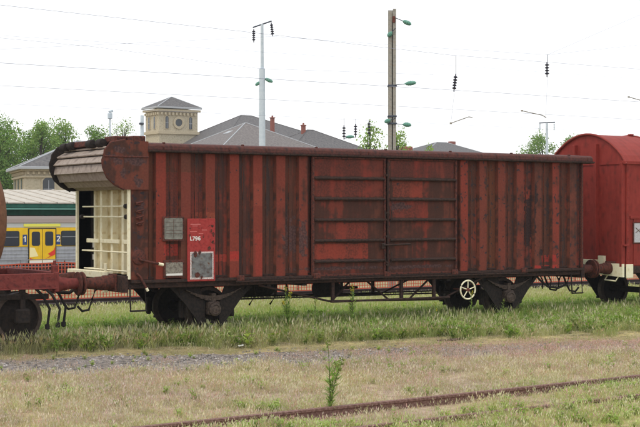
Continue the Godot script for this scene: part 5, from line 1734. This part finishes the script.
	M.sandstone = tri(speckle(80, 0.04, [c8(150, 138, 116), c8(180, 168, 144), c8(194, 182, 158), c8(164, 150, 126)]), 3.0, 0.9)
	M.sandstone_pale = tri(speckle(81, 0.04, [c8(176, 162, 136), c8(198, 184, 158)]), 2.0, 0.9)
	M.slate = tri(speckle(82, 0.05, [c8(66, 64, 66), c8(90, 87, 87), c8(104, 100, 98), c8(126, 122, 118)]), 4.0, 0.7)
	M.slate_warm = tri(speckle(83, 0.05, [c8(84, 78, 76), c8(108, 101, 98), c8(120, 113, 109), c8(140, 132, 126)]), 4.0, 0.7)
	M.zinc = mat(c8(170, 172, 174), 0.6); M.brick = tri(speckle(84, 0.05, [c8(126, 76, 66), c8(158, 98, 84)]), 1.5, 0.9)
	M.mast_blue = tri(speckle(85, 0.02, [c8(186, 198, 206), c8(206, 214, 220)]), 1.0, 0.6); M.mast_grey = tri(speckle(86, 0.02, [c8(128, 122, 112), c8(160, 156, 146), c8(146, 130, 112)]), 0.8, 0.8)
	M.mast_dark = mat(c8(74, 78, 88), 0.7); M.ins_dark = mat(c8(52, 50, 60), 0.35); M.ins_green = mat(c8(98, 146, 128), 0.2); M.wire = mat(c8(150, 152, 166), 0.6)
	M.block = tri(speckle(87, 0.04, [c8(150, 164, 140), c8(196, 204, 184)]), 0.6, 0.9)

func small_things():
	# pale concrete block in the grass below the red wagon
	var y := ground_y(15.2, -2.9)
	var o := Vector3(14.1, ground_y(14.1, -1.3), -1.3)
	o = Vector3(15.0, ground_y(15.0, -2.75), -2.75)
	var t := MeshInstance3D.new()
	var mb := MB.new()
	var b0 := [Vector3(-.24, 0, .2), Vector3(.24, 0, .2), Vector3(.24, 0, -.2), Vector3(-.24, 0, -.2)]
	for i in 4:
		var p: Vector3 = b0[i]; var q: Vector3 = b0[(i + 1) % 4]
		var pt := Vector3(p.x * 0.7, 0.36, p.z * 0.7); var qt := Vector3(q.x * 0.7, 0.36, q.z * 0.7)
		mb.quad(p, q, qt, pt)
		mb.tri(pt, qt, Vector3(0, 0.38, 0))
	t.mesh = mb.mesh(M.block); t.name = "concrete_block"; t.position = o
	add_child(t, true)
	tag(t, "pale mossy concrete block in the grass under the bright red wagon", "block")
	# stick and scrap of paper on the worn track
	var a := MB.new(Vector3(5.6, -0.2, 1.5))
	var gx := 5.9; var gz := 1.9; var gy := ground_y(gx, gz)
	a = MB.new(Vector3(gx, gy, gz))
	a.path([Vector3(gx - 0.35, gy + 0.02, gz - 0.05), Vector3(gx, gy + 0.035, gz + 0.01), Vector3(gx + 0.38, gy + 0.04, gz - 0.04)], [0.022, 0.028, 0.015], 6)
	t = MeshInstance3D.new(); t.mesh = a.mesh(M.sleeper); t.name = "stick"; t.position = Vector3(gx, gy, gz); add_child(t, true)
	tag(t, "dark broken stick lying on the worn track", "stick")
	gx = 1.55; gz = 0.85; gy = ground_y(gx, gz)
	a = MB.new(Vector3(gx, gy, gz))
	a.quad(Vector3(gx - 0.05, gy + 0.01, gz + 0.03), Vector3(gx + 0.03, gy + 0.02, gz + 0.03), Vector3(gx + 0.03, gy + 0.035, gz - 0.03), Vector3(gx - 0.05, gy + 0.03, gz - 0.02))
	a.quad(Vector3(gx + 0.03, gy + 0.02, gz + 0.03), Vector3(gx + 0.07, gy + 0.035, gz + 0.02), Vector3(gx + 0.06, gy + 0.05, gz - 0.03), Vector3(gx + 0.03, gy + 0.035, gz - 0.03))
	t = MeshInstance3D.new(); t.mesh = a.mesh(M.white_paint); t.name = "paper_scrap"; t.position = Vector3(gx, gy, gz); add_child(t, true)
	tag(t, "white scrap of paper on the worn track", "paper")
	var yel := Color(0.62, 0.52, 0.06); var gre := Color(0.30, 0.34, 0.10)
	tall_weed("tall green weed standing alone at the near rail", -2.05, 9.6, 0.98, 3, 4, gre, 1.3)
	tall_weed("yellow flowering weed in front of the wagon left of the doors", 3.15, -0.05, 1.06, 5, 3, yel, 1.9)
	tall_weed("yellow flowering weed in front of the left door", 4.75, -0.02, 1.04, 7, 2, yel, 1.9)
	tall_weed("short weed between the flowering weed and the left door", 3.75, 0.1, 0.8, 8, 2, gre, 1.5)
	tall_weed("small weed below the right door", 6.9, 0.0, 0.62, 9, 2, yel)
	tall_weed("slim weed in front of the cream hand wheel", 7.62, 0.35, 0.85, 12, 1, yel)
	tall_weed("green weed right of the cream hand wheel", 8.55, 0.3, 0.66, 13, 3, gre, 1.8)
	tall_weed("leafy weed in front of the right axle box", 9.1, 0.4, 0.56, 14, 4, gre, 1.8)
	tall_weed("small weed by the gap to the red wagon", 12.3, 0.2, 0.45, 15, 2, gre)
	tall_weed("weed growing against the tank wagon's wheel", -2.0, 0.35, 0.75, 16, 3, gre, 1.6)
	tall_weed("weed below the touching buffers", -1.2, 0.1, 0.5, 17, 3, gre, 1.4)

func build_trees():
	var g1 := Color(0.22, 0.33, 0.10); var g2 := Color(0.19, 0.30, 0.085); var g3 := Color(0.28, 0.39, 0.13)
	tree("large leafy tree at the far left edge", Vector3(28.3, -1.35, -96), 12.6, 3.6, 1, g2, 13000, 0.2)
	tree("bushy green tree behind the left slate roof's corner", Vector3(30.9, -1.35, -95), 12.2, 3.0, 2, g1, 12000, 0.2)
	tree("broad tree filling in behind the house corner", Vector3(32.0, -1.35, -101), 11.7, 3.2, 21, g1, 9000, 0.2)
	tree("rounded tree between the slate roof and the black rollers", Vector3(36.6, -1.35, -101), 12.0, 2.9, 22, g1, 9000, 0.2)
	tree("lower tree in the dip left of the slate roof", Vector3(33.2, -1.35, -99), 11.3, 2.6, 3, g2, 10400, 0.2)
	tree("bright green tree just left of the shutter housing's black rollers", Vector3(35.4, -1.35, -97), 12.4, 2.4, 4, g3, 10400, 0.2)
	tree("bright green tree above the shutter housing", Vector3(38.0, -1.35, -98), 12.6, 2.5, 5, g3, 10400, 0.2)
	tree("low tree beside the thin lamp post", Vector3(40.8, -1.35, -97), 12.1, 2.4, 6, g1, 9000, 0.2)
	tree("thin airy tree right of the lamp post", Vector3(47.0, -1.35, -104), 13.6, 2.6, 7, g3, 4000, 0.17, 0.5)
	tree("tree peeping out right of the sandstone tower", Vector3(70.5, -1.35, -132), 13.0, 2.6, 8, g3, 6000, 0.22)
	tree("small airy tree left of the H section mast", Vector3(39.45, -1.35, -49.7), 9.9, 1.5, 9, g3, 3000, 0.16, 0.45)
	tree("small airy tree right of the H section mast", Vector3(40.9, -1.35, -48.6), 9.5, 1.3, 15, g3, 2600, 0.16, 0.4)
	tree("tiny treetop above the wagon roof right of the mast", Vector3(42.4, -1.35, -47.3), 8.35, 0.9, 10, g3, 1200, 0.16, 0.4)
	tree("round distant tree behind the T headed mast", Vector3(122, -1.35, -127), 15.4, 3.6, 11, g1, 9000, 0.27)
	tree("distant tree left of the red wagon's roof", Vector3(125, -1.35, -124), 15.0, 3.0, 12, g1, 8000, 0.27)

# ---------------------------------------------------------------- scene
func _ready():
	# camera
	var cam := Camera3D.new()
	cam.name = "camera"
	cam.position = Vector3(-11.67, 2.39, 24.46)
	cam.rotation = Vector3(0, -0.567141, 0)
	cam.fov = 17.34; cam.near = 0.1; cam.far = 4000
	add_child(cam); cam.current = true
	# white overcast sky
	var env := Environment.new()
	env.background_mode = Environment.BG_SKY
	var sm := ProceduralSkyMaterial.new()
	sm.sky_top_color = Color(0.93, 0.96, 1.0); sm.sky_horizon_color = Color(1, 1, 1); sm.sky_curve = 0.2
	sm.ground_bottom_color = Color(0.32, 0.30, 0.26); sm.ground_horizon_color = Color(0.5, 0.48, 0.44)
	sm.sky_energy_multiplier = 1.0; sm.sun_angle_max = 1.0
	var sky := Sky.new(); sky.sky_material = sm
	env.sky = sky
	env.tonemap_mode = Environment.TONE_MAPPER_LINEAR
	env.tonemap_exposure = 1.34
	env.fog_enabled = true; env.fog_density = 0.0003; env.fog_light_color = Color(0.93, 0.95, 0.97)
	env.sdfgi_enabled = true; env.ssao_enabled = true; env.ssil_enabled = true
	var we := WorldEnvironment.new(); we.name = "world_environment"; we.environment = env
	add_child(we)
	# sun behind thin cloud, high over the viewer's left shoulder
	var sun := DirectionalLight3D.new()
	sun.name = "sun"; sun.light_energy = 0.36; sun.light_angular_distance = 16.0
	sun.light_color = Color(1.0, 0.97, 0.92); sun.shadow_enabled = true
	sun.rotation = Vector3(deg_to_rad(-62), deg_to_rad(-66), 0)
	add_child(sun)

	for i in 7: rib_x.append(0.265 + 0.54 * i)
	for i in 7: rib_x.append(7.70 + 0.54 * i)
	make_materials()
	build_ground()
	track("railway_track", 10.24, 0.072, -30, 60, -0.045, M.rail_rust, true, -9.0, 9.0)
	track("railway_track", -1.3, 0.0, -60, 120, 0.0, M.rail_dark, false)
	track("railway_track", -11.2, 0.0, -60, 120, 0.02, M.rail_dark, true, -6.0, 27.0)
	covered_wagon()
	tank_wagon()
	red_wagon()
	passenger_train()
	fence()
	canopy()
	buildings()
	masts()
	build_trees()
	build_grass()
	small_things()
